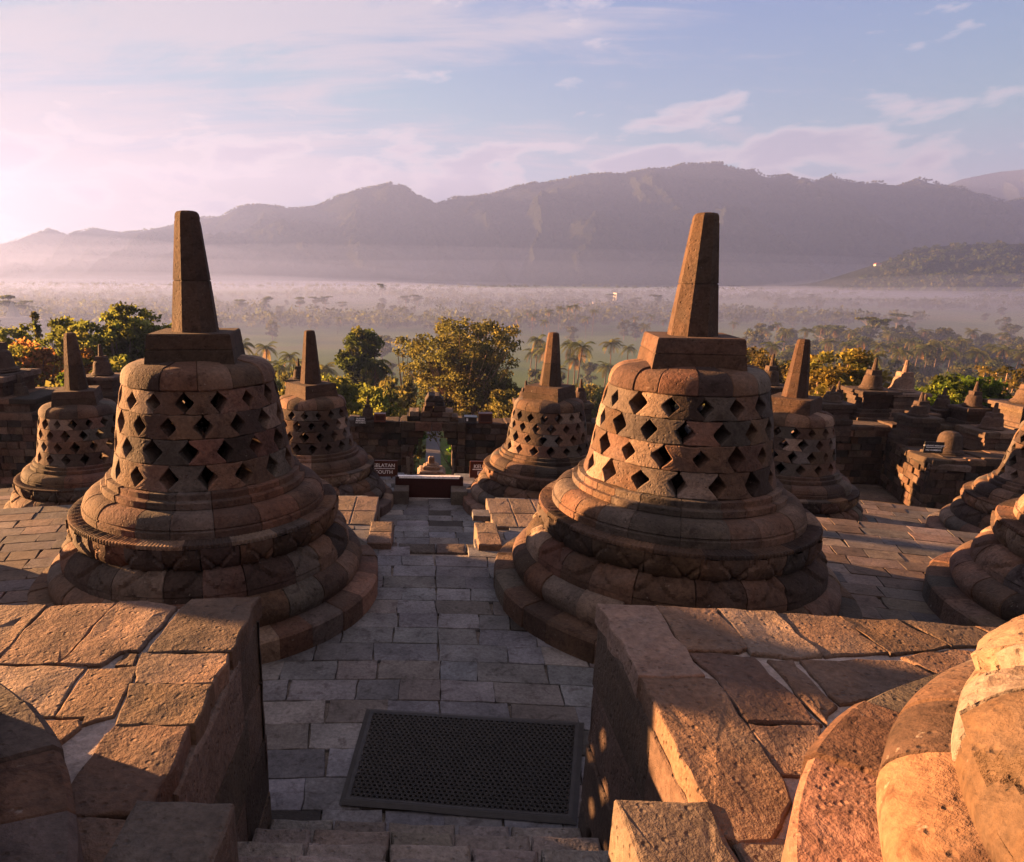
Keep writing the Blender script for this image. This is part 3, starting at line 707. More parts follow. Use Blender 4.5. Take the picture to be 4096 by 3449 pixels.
# the niche shrine at the left edge
r=thing('niche_shrine','dark stepped niche shrine at the left edge under the large shrine stupa','shrine',(-13.,19.,-.8))
mb=MB()
for z0,z1,x1,dy in ((-.0,.28,2.2,.9),(.28,.42,2.48,1.05),(.42,.72,1.45,.8),(.72,.84,1.55,.88),(.84,.98,1.62,.95)):
    xs=np.linspace(-2.,x1,7)
    for a,b in zip(xs,xs[1:]): stone(mb,[(a,-dy),(b-.006,-dy),(b-.006,dy),(a,dy)],z0,z1,XY,wall_tint(R),.03,.02,.16,.01,inner=False)
mb.build('tier',M_FAR,r)
# a seated statue shape beside the spire of the smaller right stupa
r=thing('seated_statue','dark weathered seated statue behind the spire of the smaller right stupa','statue',(3.98,20.9,-.75))
def blob(mb,c,rad,t,n=12,m=8):
    b=len(mb.v)
    for i in range(m+1):
        p=PI*i/m
        for k in range(n):
            a=2*PI*k/n; q=1+.08*nz(math.cos(a)*2+c[0],math.sin(a)*2,p+c[2],1.7); mb.v.append((c[0]+rad[0]*q*math.sin(p)*math.cos(a),c[1]+rad[1]*q*math.sin(p)*math.sin(a),c[2]+rad[2]*q*math.cos(p)))
    for i in range(m):
        for k in range(n): mb.face((b+i*n+k,b+(i+1)*n+k,b+(i+1)*n+(k+1)%n,b+i*n+(k+1)%n),t)
mb=MB(); t=(.085,.062,.05)
prof=[(.34,-.05),(.36,.0),(.34,.08),(.22,.15),(.19,.25),(.21,.38),(.17,.45),(.07,.49),(.075,.53),(.10,.58),(.10,.64),(.06,.70),(.035,.73),(.005,.75)]
b=len(mb.v); n=16
for rr,z in prof:
    for k in range(n):
        a=2*PI*k/n; sx=1.0 if z<.12 else 1.05; sy=.85 if z<.12 else .68
        if z>.48: sx=sy=1.
        mb.v.append((rr*sx*math.cos(a),rr*sy*math.sin(a),z))
for i in range(len(prof)-1):
    for k in range(n): mb.face((b+i*n+k,b+i*n+(k+1)%n,b+(i+1)*n+(k+1)%n,b+(i+1)*n+k),t)
mb.build('body',M_FAR,r,True)
mb=MB(); box(mb,-.42,.42,-.4,.4,-.7,-.05,(.085,.062,.05),.03,.02); mb.build('pedestal',M_FAR,r)
# temple body below the parapets: stepped galleries down to the plain
mb=MB(); h=33.
slab(mb,[(-h,YC-h),(h,YC-h),(h,YC+h),(3,YC+h),(3,21.1),(-3,21.1),(-3,YC+h),(-h,YC+h)],ZG-1,Z0-.03,(.1,.075,.06))
for zt,half in ((-7.,38.),(-11.,43.),(-15.,48.),(-19.,53.),(-23.,57.)):
    slab(mb,[(-half,YC-half),(half,YC-half),(half,YC+half),(-half,YC+half)],ZG-1,zt,(.1,.075,.06))
tag(mb.build('temple_base',M_FAR),None,None,None,'structure')

# ------------------------------------------------------------------ ground, path, hills
def zg(x,y):
    r=math.hypot(x,y-YC); t=min(1,max(0,(r-72)/40)); t=t*t*(3-2*t); return -19-11*t
def ground_mat():
    m=bpy.data.materials.new('fields'); nt,N,L=nodes(m); out=nd(N,'ShaderNodeOutputMaterial'); b=nd(N,'ShaderNodeBsdfDiffuse'); L.new(b.outputs[0],out.inputs[0])
    tc=nd(N,'ShaderNodeTexCoord').outputs['Object']
    n=nd(N,'ShaderNodeTexNoise',i_Scale=.02,i_Detail=6.,i_Roughness=.6); L.new(tc,n.inputs[0])
    n2=nd(N,'ShaderNodeTexNoise',i_Scale=1.2,i_Detail=5.,i_Roughness=.7); L.new(tc,n2.inputs[0])
    v=nd(N,'ShaderNodeTexVoronoi',i_Scale=.018,distance='CHEBYCHEV'); L.new(tc,v.inputs[0])
    sp=nd(N,'ShaderNodeSeparateColor'); L.new(v.outputs['Color'],sp.inputs[0])
    r=ramp(N,[(.0,(.07,.115,.024)),(.45,(.095,.145,.032)),(.6,(.12,.115,.055)),(1.,(.06,.09,.025))]); L.new(sp.outputs[0],r.inputs[0])
    r1=ramp(N,[(.4,(.05,.085,.018)),(.62,(.10,.13,.036))]); L.new(n.outputs[0],r1.inputs[0])
    c=mixc(N,L,.55,r.outputs[0],r1.outputs[0]); r2=ramp(N,[(.3,.7),(.7,1.35)]); L.new(n2.outputs[0],r2.inputs[0])
    L.new(mixc(N,L,1.,c,r2.outputs[0],'MULTIPLY'),b.inputs[0]); return m
mb=MB(); xs=[-3200,-2500,-1200,-600,-300]+list(range(-200,201,10))+[300,600,1200,2500,4000,5500]
ys=[-2800,-1500,-800,-300]+list(range(-200,261,10))+[350,500,800,1300,2000,3000,4500,5500]
for y in ys:
    for x in xs: mb.v.append((x,y,zg(x,y)))
nx=len(xs)
for j in range(len(ys)-1):
    for i in range(nx-1): mb.face((j*nx+i,j*nx+i+1,(j+1)*nx+i+1,(j+1)*nx+i),(1,1,1))
tag(mb.build('ground',ground_mat(),None,True),None,None,None,'structure')
mb=MB(); prev=None
for k in range(40):
    y=52+k*4.; x=1.9+(y-110)*.012; w=1.4; z=zg(x,y)+.12
    c=(mb.vert((x-w,y,z)),mb.vert((x+w,y,z)))
    if prev: mb.face((prev[0],prev[1],c[1],c[0]),(1,1,1))
    prev=c
tag(mb.build('path',M_PATH),None,None,None,'structure')
def hill_mat():
    m=bpy.data.materials.new('forested_slope'); nt,N,L=nodes(m); out=nd(N,'ShaderNodeOutputMaterial'); b=nd(N,'ShaderNodeBsdfDiffuse'); L.new(b.outputs[0],out.inputs[0])
    tc=nd(N,'ShaderNodeTexCoord').outputs['Object']
    n=nd(N,'ShaderNodeTexNoise',i_Scale=.007,i_Detail=8.,i_Roughness=.65); L.new(tc,n.inputs[0])
    n2=nd(N,'ShaderNodeTexNoise',i_Scale=.06,i_Detail=4.,i_Roughness=.7); L.new(tc,n2.inputs[0])
    r=ramp(N,[(.35,(.013,.017,.010)),(.55,(.018,.022,.012)),(.72,(.023,.026,.015))]); L.new(n.outputs[0],r.inputs[0])
    r2=ramp(N,[(.3,.55),(.7,1.5)]); L.new(n2.outputs[0],r2.inputs[0])
    L.new(mixc(N,L,1.,r.outputs[0],r2.outputs[0],'MULTIPLY'),b.inputs[0])
    bp=nd(N,'ShaderNodeBump',i_Strength=1.,i_Distance=30.); L.new(n2.outputs[0],bp.inputs['Height']); L.new(bp.outputs[0],b.inputs['Normal']); return m
M_HILL=hill_mat()
def interp(P,a):
    if a<=P[0][0]: return P[0][1]
    for (x0,y0),(x1,y1) in zip(P,P[1:]):
        if a<=x1: return y0+(y1-y0)*(a-x0)/(x1-x0)
    return P[-1][1]
def ridge(name,P,Y,depth,cols,rows,a0,a1,ravine,seed,jag=0.):
    # a mountain flank seen broadside: crest at distance Y, its spurs running out onto the plain over `depth` metres
    mb=MB()
    for j in range(rows+6):
        for i in range(cols+1):
            a=a0+(a1-a0)*i/cols; X=a*Y
            crest=(2.9+Y*(interp(P,a)+jag*nz(a*60,seed,0,1.)*.0016+jag*nz(a*220,seed,4,1.)*.0007))
            if j>=rows: # far side
                t=(j-rows+1)/6; y=Y+depth*.8*t; z=crest*(1-t)-20*t; mb.v.append((X,y,z)); continue
            t=1-j/(rows-1)      # t=1 at the foot, 0 on the crest
            y=Y-depth*t
            sp=noise.fractal(Vector((X*.0021+seed,t*1.3,seed)),.9,2.1,5)
            rv=1-abs(noise.noise(Vector((X*.0042+.6*sp,t*.9+seed,1.))))*2
            h=(crest+30)*((1-t)**1.25)
            env=4*t*(1-t)
            h+=ravine*env*(1.0*rv-.35+.9*sp)*(crest+30)/500
            h+=26*env*noise.fractal(Vector((X*.016,y*.016,seed)),.8,2.1,4)
            lim=(2.9+(crest-2.9)/Y*y)+30-4*t*20
            h=min(h,max(lim,0)); mb.v.append((X*(1-.12*t),y,max(h,-3)-30))
    n=cols+1
    for j in range(rows+5):
        for i in range(cols): mb.face((j*n+i,j*n+i+1,(j+1)*n+i+1,(j+1)*n+i),(1,1,1))
    return tag(mb.build(name,M_HILL,None,True),None,None,None,'structure')
RIDGE=[(-1.3,.02),(-.9,.03),(-.7,.03),(-0.597,0.0375),(-0.5754,0.0415),(-0.5497,0.0501),(-0.5208,0.0586),(-0.4975,0.051),(-0.4618,0.0602),(-0.4211,0.0545),(-0.3724,0.0592),(-0.3514,0.0638),(-0.3062,0.0742),(-0.2809,0.0755),(-0.2542,0.0895),(-0.227,0.0928),(-0.1801,0.0866),(-0.1497,0.0899),(-0.1193,0.1025),(-0.0791,0.1137),(-0.0479,0.1194),(-0.026,0.1151),(-0.0126,0.1046),(0.004,0.0997),(0.0154,0.0935),(0.0372,0.1004),(0.0866,0.1061),(0.1159,0.113),(0.1463,0.1216),(0.1595,0.1198),(0.2238,0.1321),(0.2628,0.1316),(0.2977,0.1383),(0.3267,0.1384),(0.3421,0.1444),(0.3902,0.1451),(0.4004,0.1403),(0.4267,0.1355),(0.4347,0.1379),(0.4433,0.1313),(0.4568,0.1272),(0.4786,0.1314),(0.4921,0.1266),(0.5184,0.1225),(0.5377,0.1327),(0.5467,0.1255),(0.5827,0.1202),(0.6001,0.1226),(0.6159,0.1136),(0.65,0.1276),(0.6786,0.118),(0.7077,0.1157),(0.7253,0.1078),(0.7482,0.1049),(0.769,0.0976),(0.7929,0.1038),(.86,.11),(1.,.10),(1.3,.08)]
HILL=[(.50,-.022),(0.5641,-0.0196),(0.589,-0.0096),(0.6126,0.0054),(0.6354,0.0235),(0.6654,0.037),(0.716,0.0436),(0.7608,0.0457),(0.8094,0.0447),(.9,.05),(1.1,.04)]
FARM=[(.45,.06),(0.6698,0.1089),(0.7056,0.1253),(0.7525,0.1349),(0.7863,0.138),(.9,.15),(1.05,.17),(1.2,.15),(1.5,.06)]
ridge('mountain',RIDGE,3600.,1300.,640,100,-.85,1.25,120.,3.3,1.)
HILLOB=ridge('hill',HILL,1700.,420.,160,40,.50,1.1,18.,8.1,1.)
ridge('far_mountain',FARM,5000.,1200.,40,12,.4,1.05,100.,5.,.2)

# ------------------------------------------------------------------ trees
NR=np.random.default_rng(5)
def quadmesh(name,C,U,V,tint,mat):
    n=len(C); v=np.stack([C-U-V,C+U-V,C+U*.55+V,C-U*.55+V],1).reshape(-1,3)
    me=bpy.data.meshes.new(name); me.vertices.add(4*n); me.loops.add(4*n); me.polygons.add(n)
    me.vertices.foreach_set('co',v.astype(np.float32).ravel()); me.loops.foreach_set('vertex_index',np.arange(4*n,dtype=np.int32))
    me.polygons.foreach_set('loop_start',np.arange(0,4*n,4,dtype=np.int32)); me.polygons.foreach_set('loop_total',np.full(n,4,np.int32))
    me.update(); a=me.attributes.new('tint','FLOAT_COLOR','FACE'); t=np.ones((n,4),np.float32); t[:,:3]=tint; a.data.foreach_set('color',t.ravel())
    me.materials.append(mat); me.validate(); return me
def rdir(n):
    d=NR.normal(size=(n,3)); return d/np.linalg.norm(d,axis=1)[:,None]
def leaves(cl,per,rad,size,cols,flat=.0,spread=None):
    """cl: cluster centres; leaf-sized faces scattered round each"""
    k=len(cl); n=k*per
    ci=np.repeat(np.arange(k),per); d=rdir(n)*(NR.random(n)**.5)[:,None]*(rad if np.isscalar(rad) else np.repeat(rad,per)[:,None])
    d[:,2]*=(.7 if not flat else flat)
    C=cl[ci]+d; U=rdir(n); W=rdir(n); V=np.cross(U,W); V/=np.linalg.norm(V,axis=1)[:,None]+1e-6
    s=size*NR.uniform(.6,1.3,n)[:,None]
    pal=np.array(cols); cc=pal[NR.integers(0,len(pal),k)]*np.exp(NR.normal(0,.22,(k,1)))
    t=cc[ci]*np.exp(NR.normal(0,.2,(n,1)))
    return C,U*s*.5,V*s*.62,t
def tube(mb,pts,radii,t,n=6):
    b=len(mb.v); m=len(pts)
    for i,(p,r) in enumerate(zip(pts,radii)):
        q=Vector(pts[min(i+1,m-1)])-Vector(pts[max(i-1,0)]); q.normalize()
        u=q.orthogonal().normalized(); w=q.cross(u)
        for k in range(n):
            a=2*PI*k/n; mb.v.append(tuple(Vector(p)+u*r*math.cos(a)+w*r*math.sin(a)))
    for i in range(m-1):
        for k in range(n): mb.face((b+i*n+k,b+i*n+(k+1)%n,b+(i+1)*n+(k+1)%n,b+(i+1)*n+k),t)
def tree_meshes(H,W,cols,ncl,per,size,rad,R,base=.35,shape='round',bark=(.12,.09,.07),stems=1,twig=1.):
    """crown and trunk meshes; H height, W crown width, base: crown starts at this share of H"""
    zc=[]; lobes=[]
    for k in range(5 if W<8 else 9):
        a=R.uniform(0,2*PI); f=R.uniform(.15,.62); z=R.uniform(.1,.8)
        if shape=='round': w=math.sqrt(max(.05,1-(2*z-1)**2))
        else: w=1.
        lobes.append((W/2*f*w*math.cos(a),W/2*f*w*math.sin(a),H*base+(H*(1-base))*z,W*R.uniform(.19,.30)))
    lobes.append((0,0,H*(1-(1-base)*.26),W*.28)); lobes.append((0,0,H*(base+.35*(1-base)),W*.36))
    P=[]
    while len(P)<ncl:
        x,y,z,r=lobes[R.randrange(len(lobes))]; d=Vector((R.gauss(0,1),R.gauss(0,1),R.gauss(0,1))).normalized()*r*R.uniform(.55,1.)**.6
        p=(x+d.x,y+d.y,z+d.z*.85)
        if H*base*.8<p[2]<H-rad*.4: P.append(p)
    cl=np.array(P); wq=np.quantile(np.hypot(cl[:,0],cl[:,1]),.96)+rad*.3; cl[:,:2]*=W/2/wq
    zb=H*base; zm=cl[:,2].max(); cl[:,2]=zb+(cl[:,2]-zb)*(H-rad*.45-zb)/(zm-zb); P=[tuple(q) for q in cl]
    C,U,V,t=leaves(cl,per,rad,size,cols)
    crown=quadmesh('crown',C,U,V,t,M_LEAF)
    mb=MB()
    for s in range(stems):
        ox,oy=(R.uniform(-.3,.3)*(stems>1)*W*.12,R.uniform(-.3,.3)*(stems>1)*W*.12); lean=Vector((R.uniform(-.1,.1)*W+ox*2,R.uniform(-.1,.1)*W+oy*2,H*.72))
        r0=.018*H/math.sqrt(stems)+.05
        tr=[(ox,oy,-1.),(ox+lean.x*.15,oy+lean.y*.15,H*.2),(ox+lean.x*.5,oy+lean.y*.45,H*.45),(ox+lean.x,oy+lean.y,H*.75)]
        tube(mb,tr,[r0*1.3,r0,r0*.75,r0*.3],bark,7)
        for i in range(s,len(P),max(1,int(stems*2/twig))):
            p=Vector(P[i]); k=R.uniform(.3,.75); z=H*(.18+.5*k)
            if z>p.z: z=max(H*.15,p.z-R.uniform(.1,.3)*H)
            f=z/(H*.75); q=Vector((ox+lean.x*f,oy+lean.y*f,z)); m=(q+p)*.5+Vector((0,0,-.06*(p-q).length))
            tube(mb,[tuple(q),tuple(m),tuple(p)],[r0*.38,r0*.22,r0*.07],bark,4)
    return mb.mesh('trunk',M_BARK,True),crown
def tree(label,x,y,zt,W,cols,cat='tree',R=None,name='broadleaf_tree',meshes=None,group=None,H=None,**k):
    z=zg(x,y); h=zt-z if zt is not None else H
    me=meshes or tree_meshes(h,W,cols,R=R or random.Random(int(x*7+y*13)),**k)
    r=thing(name,label,cat,(x,y,z),0,group); link('trunk',me[0],r); link('crown',me[1],r); return r
G_OL=[(.068,.070,.028),(.076,.075,.03),(.055,.06,.025),(.09,.082,.033)]
G_DK=[(.035,.05,.014),(.045,.06,.016),(.03,.042,.014),(.06,.065,.02)]
G_YL=[(.078,.096,.028),(.09,.104,.03),(.066,.084,.025),(.10,.108,.034)]
G_OR=[(.19,.085,.04),(.15,.085,.036),(.10,.085,.03),(.20,.095,.042),(.09,.09,.03),(.10,.11,.03)]
G_BR=[(.075,.062,.022),(.085,.066,.025),(.06,.056,.02),(.095,.075,.03)]
G_GR=[(.05,.085,.014),(.065,.10,.016),(.045,.07,.014),(.08,.105,.02)]
tree('large airy olive tree with pale branching stems directly behind the gate',5.,88,-2.,17.2,G_OL,ncl=330,per=110,size=.22,rad=1.15,base=.47,stems=5,bark=(.26,.16,.11),twig=2.)
tree('dark green tree left of the large olive tree, behind the yellow shrubs',-9.2,108,-4.8,8.6,G_DK,ncl=150,per=80,size=.34,rad=1.2,base=.3)
tree('thin brownish tree between the dark green tree and the large olive tree',-2.5,112,-6.6,5.2,G_OL,ncl=50,per=26,size=.3,rad=.9,base=.35,bark=(.2,.14,.1))
YS='yellow green shrubs behind the gate wall'
for lab,x,y,zt,W,c in (('broad yellow green shrub right of the smaller left stupa',-8.4,66,-6.6,5.6,G_YL),('yellow green shrub left of the pinnacle of the smaller left stupa',-12.5,72,-8.1,4.4,G_YL),('yellow green shrub behind the slender stupa on the gate wall',-4.5,62,-6.8,4.6,G_YL),
    ('low olive shrub under the right side of the large olive tree',8.8,72,-8.7,6.,G_OL),('mid green shrub behind the smaller right stupa',13.5,80,-10.,5.,G_GR)):
    tree(lab,x,y,zt,W,c,cat='shrub',name='shrub',ncl=110,per=64,size=.23,rad=.8,base=.12,group=YS)
FB='low trees filling the belt behind the gate wall'
R=random.Random(12)
FILL=[tree_meshes(10.,8.,c,70,60,.3,.95,random.Random(s),base=.12) for s,c in ((31,G_OL),(32,G_YL+G_OL),(33,G_OL+G_DK),(34,G_YL+G_OL))]
for i,(x,y,zt) in enumerate(((-15.5,74,-9.6),(-18.5,84,-9.),(-12.,88,-9.4),(-6.2,80,-10.),(-3.2,92,-10.5),(12.6,84,-10.6),(16.,92,-11.5),(20.,100,-12.6),(10.5,100,-11.),(25.,112,-14.),(-21.,96,-9.8),(-25.,104,-10.4),(30.,124,-16.),(37.,130,-17.),(44.,122,-15.),(52.,128,-15.5),(23.,86,-12.6),(-9.8,66,-10.8),(33.,104,-13.5),(41.,100,-12.5),(27.,98,-12.8),(36.,118,-15.),(46.,112,-13.5),(29.,136,-18.),(56.,140,-17.),(-29.5,112,-11.5),(-33.,124,-12.5),(-17.5,104,-11.))):
    z=zg(x,y); r=thing('broadleaf_tree','low olive green tree in the belt right behind the gate wall','tree',(x,y,z),R.uniform(0,6),FB); h=zt-z; w=R.uniform(.8,1.15); r.scale=(w,w,h/10.)
    link('trunk',FILL[i%4][0],r); link('crown',FILL[i%4][1],r)
LT='sunlit trees at the left'
tree('tall yellow green tree with feathery top, left of the large left stupa',-28.5,62,.3,9.,G_YL,ncl=240,per=64,size=.24,rad=.72,base=.25,group=LT)
tree('yellow green tree between the conifer and the tall feathery tree',-34.2,66,-1.2,7.4,G_YL,ncl=170,per=60,size=.24,rad=.7,base=.3,group=LT)
tree('yellow green tree touching the harmika of the large left stupa',-25.6,64,-1.4,6.6,G_YL,ncl=160,per=60,size=.24,rad=.7,base=.3,group=LT)
tree('green tree at the left photo edge above the orange tree',-36.6,61,-1.6,5.6,G_YL,ncl=110,per=60,size=.24,rad=.7,base=.3,group=LT)
tree('orange flowering tree at the left edge behind the shrine',-32.5,56,-2.4,8.4,G_OR,ncl=220,per=64,size=.22,rad=.7,base=.3,group=LT)
tree('small orange tree beside the pinnacle of the far left stupa',-28.4,57,-2.7,4.6,G_OR,ncl=90,per=60,size=.22,rad=.65,base=.35,group=LT)
tree('deep olive tree filling the gap behind the dark pedestal stupa',-23.,52,-3.2,9.,G_YL+G_OL,ncl=240,per=60,size=.23,rad=.8,base=.2,group=LT)
tree('dark olive tree low behind the left shrine',-28.,50,-4.4,7.4,G_OL,ncl=190,per=60,size=.23,rad=.8,base=.2,group=LT)
tree('small round bright green tree left of the far left pinnacle',-21.,40,-2.7,2.1,G_GR,ncl=50,per=60,size=.17,rad=.34,base=.78,group=LT)
# conifer
R=random.Random(3); cl=[]; rads=[]
for k in range(120):
    f=R.random()**.8; a=R.uniform(0,2*PI); r=(1-f)*1.25+.05; r*=R.uniform(.5,1.1); cl.append((r*math.cos(a),r*math.sin(a),f*19.-.25*r)); 
C,U,V,t=leaves(np.array(cl),26,.42,.2,[(.03,.045,.014),(.05,.05,.018)])
mb=MB(); tube(mb,[(0,0,-1),(0,0,10),(0,0,18.8)],[.25,.16,.03],(.1,.07,.05)); z=zg(-40.6,72)
r=thing('conifer','slim dark conifer rising above the trees at the left edge','tree',(-40.6,72,-.9-19.)); link('trunk',mb.mesh('trunk',M_BARK,True),r); link('crown',quadmesh('crown',C,U,V,t,M_LEAF),r)
mb=MB(); tube(mb,[(0,0,-9),(0,0,0)],[.3,.26],(.1,.07,.05)); link('trunk',mb.mesh('trunk',M_BARK,True),r)
RT='trees behind the right parapet'
tree('bronze leaved tree left of the pale mouldings stupa pinnacle, right of the large right stupa',35.8,72,-4.1,8.,G_BR,ncl=190,per=56,size=.25,rad=.85,base=.3,group=RT)
tree('golden leaved tree right of the pinnacle, behind the broken stub stupa',32.1,54,-2.4,7.2,[(.085,.075,.02),(.09,.075,.02),(.065,.066,.02),(.11,.085,.025)],ncl=230,per=60,size=.22,rad=.72,base=.3,bark=(.2,.13,.09),group=RT)
tree('round dark green tree with golden crown top behind the right parapet',34.8,46,-3.2,6.2,G_GR+G_GR+G_DK,ncl=240,per=64,size=.19,rad=.65,base=.3,group=RT)
tree('thin twiggy brown tree at the right edge behind the large brown stupa',49.6,60,-4.1,7.,G_BR,ncl=110,per=26,size=.24,rad=.85,base=.3,bark=(.26,.16,.11),twig=2,group=RT)
tree('olive shrub tree low between the pink stupa and the round green tree',31.,50,-6.5,3.6,G_OL,ncl=60,per=60,size=.2,rad=.65,base=.2,group=RT)
tree('bronze tree behind the golden leaved tree, left side',37.4,68,-4.6,5.4,G_BR,ncl=120,per=54,size=.25,rad=.8,base=.3,group=RT)
tree('small olive tree beyond the bronze tree, close to the large right stupa',49.,105,-7.6,6.,G_OL,ncl=80,per=40,size=.4,rad=1.,base=.3,group=RT)
GP='bushes beside the grey path'
for lab,x,y,W in (('bright green bush left of the grey path, upper',-1.6,136,4.2),('bright green bush left of the grey path, lower',-2.6,121,3.6),('bright green bush right of the grey path, nearest',6.4,117,3.4),('bright green bush right of the grey path, middle',6.9,127,4.),('bright green bush right of the grey path, farthest',6.3,141,3.6)):
    tree(lab,x,y,-27.2,W,[(.11,.22,.03),(.13,.25,.035),(.09,.18,.028)],cat='bush',name='bush',ncl=60,per=50,size=.28,rad=.7,base=.1,group=GP)
# palms
def palm_meshes(H,R,fr=20,L=3.7):
    mb=MB(); bend=R.uniform(-.06,.06)*H; pts=[(bend*t*t,0,-1+(H+1-L*.45)*t) for t in np.linspace(0,1,7)]
    tube(mb,pts,[.24,.19,.17,.16,.15,.14,.13],(.085,.06,.045),6); trunk=mb.mesh('trunk',M_BARK,True)
    top=np.array(pts[-1]); C=[];U=[];V=[];T=[]
    for k in range(fr):
        a=2*PI*k/fr*1.618*2+R.uniform(-.2,.2); e=R.uniform(-.35,1.15); l=L*R.uniform(.85,1.1); d=np.array([math.cos(a),math.sin(a),0.]); sd=np.array([-math.sin(a),math.cos(a),0.])
        dead=e<-.22; col=np.array((.13,.08,.035) if dead else ((.075,.08,.022) if R.random()<.4 else (.05,.065,.018)))*math.exp(R.gauss(0,.15))
        p=top.copy(); dirv=d*math.cos(e)+np.array([0,0,1.])*math.sin(e); n=11
        for i in range(n):
            q=p+dirv*l/n; mid=(p+q)/2; f=(i+.5)/n; w=l*.24*math.sin(PI*min(1,f*.86+.14))**.7
            for s in (-1,1):
                v=(sd*s*.9+dirv*.55-np.array([0,0,.45+.3*f])); v=v/np.linalg.norm(v)*w
                C.append(mid+v*.5); U.append(dirv*l/n*.34); V.append(v*.5); T.append(col*math.exp(R.gauss(0,.12)))
            p=q; dirv=dirv+np.array([0,0,-1.])*(.19 if not dead else .3)+0; dirv/=np.linalg.norm(dirv)
    return trunk,quadmesh('crown',np.array(C),np.array(U),np.array(V),np.array(T),M_LEAF)
PALM_H=16.
PV=[palm_meshes(PALM_H,random.Random(s),fr=f) for s,f in ((1,22),(2,20),(4,24),(7,18))]
def palm(x,y,h,label,group,rz,v,name='coconut_palm'):
    z=zg(x,y); r=thing(name,label,'palm',(x,y,z+h-PALM_H-.4),rz,group); s=rnd.uniform(.95,1.15); 
    for n,me in zip(('trunk','crown'),PV[v%4]): link(n,me,r)
    if h>PALM_H: 
        r.location.z=z; r.scale=(1.05,1.05,h/PALM_H)
    return r
PALM=[(-38.8,150,19.7,'tallest palm behind the right side of the large left harmika'),(-38.0,165,17.6,'palm just right of the large left harmika, farther back'),(-34.9,140,17.5,'palm low between the large left harmika and the smaller left pinnacle'),(-30.3,155,17.0,'palm left of the smaller left pinnacle, highest of its cluster'),(-27.2,130,17.4,'near palm left of the smaller left pinnacle'),(-33.0,150,15.8,'short palm in the gap right of the large left stupa'),(-19.0,130,17.2,'palm behind the yellow shrubs right of the smaller left pinnacle'),(-7.7,105,22.,'palm with yellowish fronds in front of the dark green tree'),
(29.2,180,18.9,'palm right of the large olive tree, tallest there'),(29.1,190,15.,'shorter palm between the large olive tree and smaller right pinnacle'),(30.1,170,17.4,'palm directly behind the smaller right pinnacle'),(36.1,172,18.6,'tall palm just right of the smaller right pinnacle'),(35.6,160,19.3,'near tall palm right of the smaller right pinnacle'),(37.3,170,15.6,'shorter palm right of the smaller right pinnacle'),(52.7,195,16.6,'palm midway between the smaller right pinnacle and the large right stupa'),(58.7,200,15.3,'palm nearest the left side of the large right harmika'),(45.9,175,13.1,'squat palm in the middle of the gap between the right stupas'),(54.6,190,10.2,'low palm beside the large right dome'),(31.8,165,13.1,'low palm at the left shoulder of the smaller right stupa'),(-30.8,170,13.9,'distant palm left of the smaller left pinnacle'),(-26.5,140,15.6,'palm touching the smaller left pinnacle'),(-29.6,185,11.9,'most distant palm behind the smaller left pinnacle')]
for i,(x,y,h,lab) in enumerate(PALM): palm(x,y,h,lab,'palms at the foot of the temple',i*1.3,i)
PALM_MIST=[(71.4,400,12.8),(58.8,380,11.2),(78.7,410,13.5),(86.3,420,14.2),(92.2,430,14.3),(57.5,340,10.7),(49.7,370,10.4),(96.1,400,13.0),(134.1,420,9.4),(143.0,420,6.7),(119.7,400,9.1),(66.4,450,10.2),(87.7,380,10.1),(-152.3,420,7.3),(-131.4,420,8.0),(-114.0,400,7.3),(-89.9,420,7.7),(-49.2,400,7.8),(103.6,330,9.5),(165.8,380,8.2),(143.5,300,10.4),(164.2,330,10.9)]
for i,(x,y,h) in enumerate(PALM_MIST): palm(x,y,h+3,'hazy palm standing in the misty valley','palms in the mist',i*1.1,i)
PALM_GROVE=[(93.1,190,16.1),(132.9,260,14.9),(145.2,270,15.0),(156.2,280,15.1),(162.9,280,14.4),(162.6,270,14.4),(126.3,220,15.1),(149.1,240,13.6),(119.8,200,15.4),(135.0,210,14.6),(145.8,220,14.4),(157.2,230,14.5),(139.5,200,14.9),(146.3,205,15.2),(156.1,215,15.1),(145.3,195,15.0),(174.6,230,14.6),(148.0,190,15.0),(167.4,210,14.9),(163.6,200,15.1),(158.8,190,15.1),(95.8,150,17.6),(121.4,180,15.8),(182.9,280,13.1),(204.9,290,13.3),(222.3,290,13.4),(227.0,280,13.1)]
for i,(x,y,h) in enumerate(PALM_GROVE): palm(x,y,h+.8,'palm with pinkish trunk in the grove beyond the right parapet','palms in the right grove',i*.9,i+1)
# flat crowned (umbrella) trees
def umbrella_meshes(R):
    H=15.; cl=[]
    for k in range(10):
        a=R.uniform(0,2*PI); r=R.uniform(.3,4.); z=H-R.uniform(.2,7.)
        for q in range(9): cl.append((r*math.cos(a)+R.gauss(0,1.5),r*math.sin(a)+R.gauss(0,1.5),z+R.gauss(0,.15)))
    C,U,V,t=leaves(np.array(cl),22,1.1,.55,G_DK,flat=.42); mb=MB(); tube(mb,[(0,0,-1),(.2,0,6),(.1,.1,13)],[.5,.42,.2],(.15,.12,.1))
    for p in cl[::6]: tube(mb,[(.1,0,R.uniform(6,9)),(p[0]*.5,p[1]*.5,p[2]-2),p],[.14,.1,.03],(.15,.12,.1),4)
    return mb.mesh('trunk',M_BARK,True),quadmesh('crown',C,U,V,t,M_LEAF)
UV=[umbrella_meshes(random.Random(s)) for s in (1,2,3)]
def far_tree(ms,H0,x,y,h,label,group,rz,name,w=1.):
    r=thing(name,label,'tree',(x,y,zg(x,y)),rz,group); s=h/H0; r.scale=(s*w,s*w,s)
    link('trunk',ms[0],r); link('crown',ms[1],r); return r
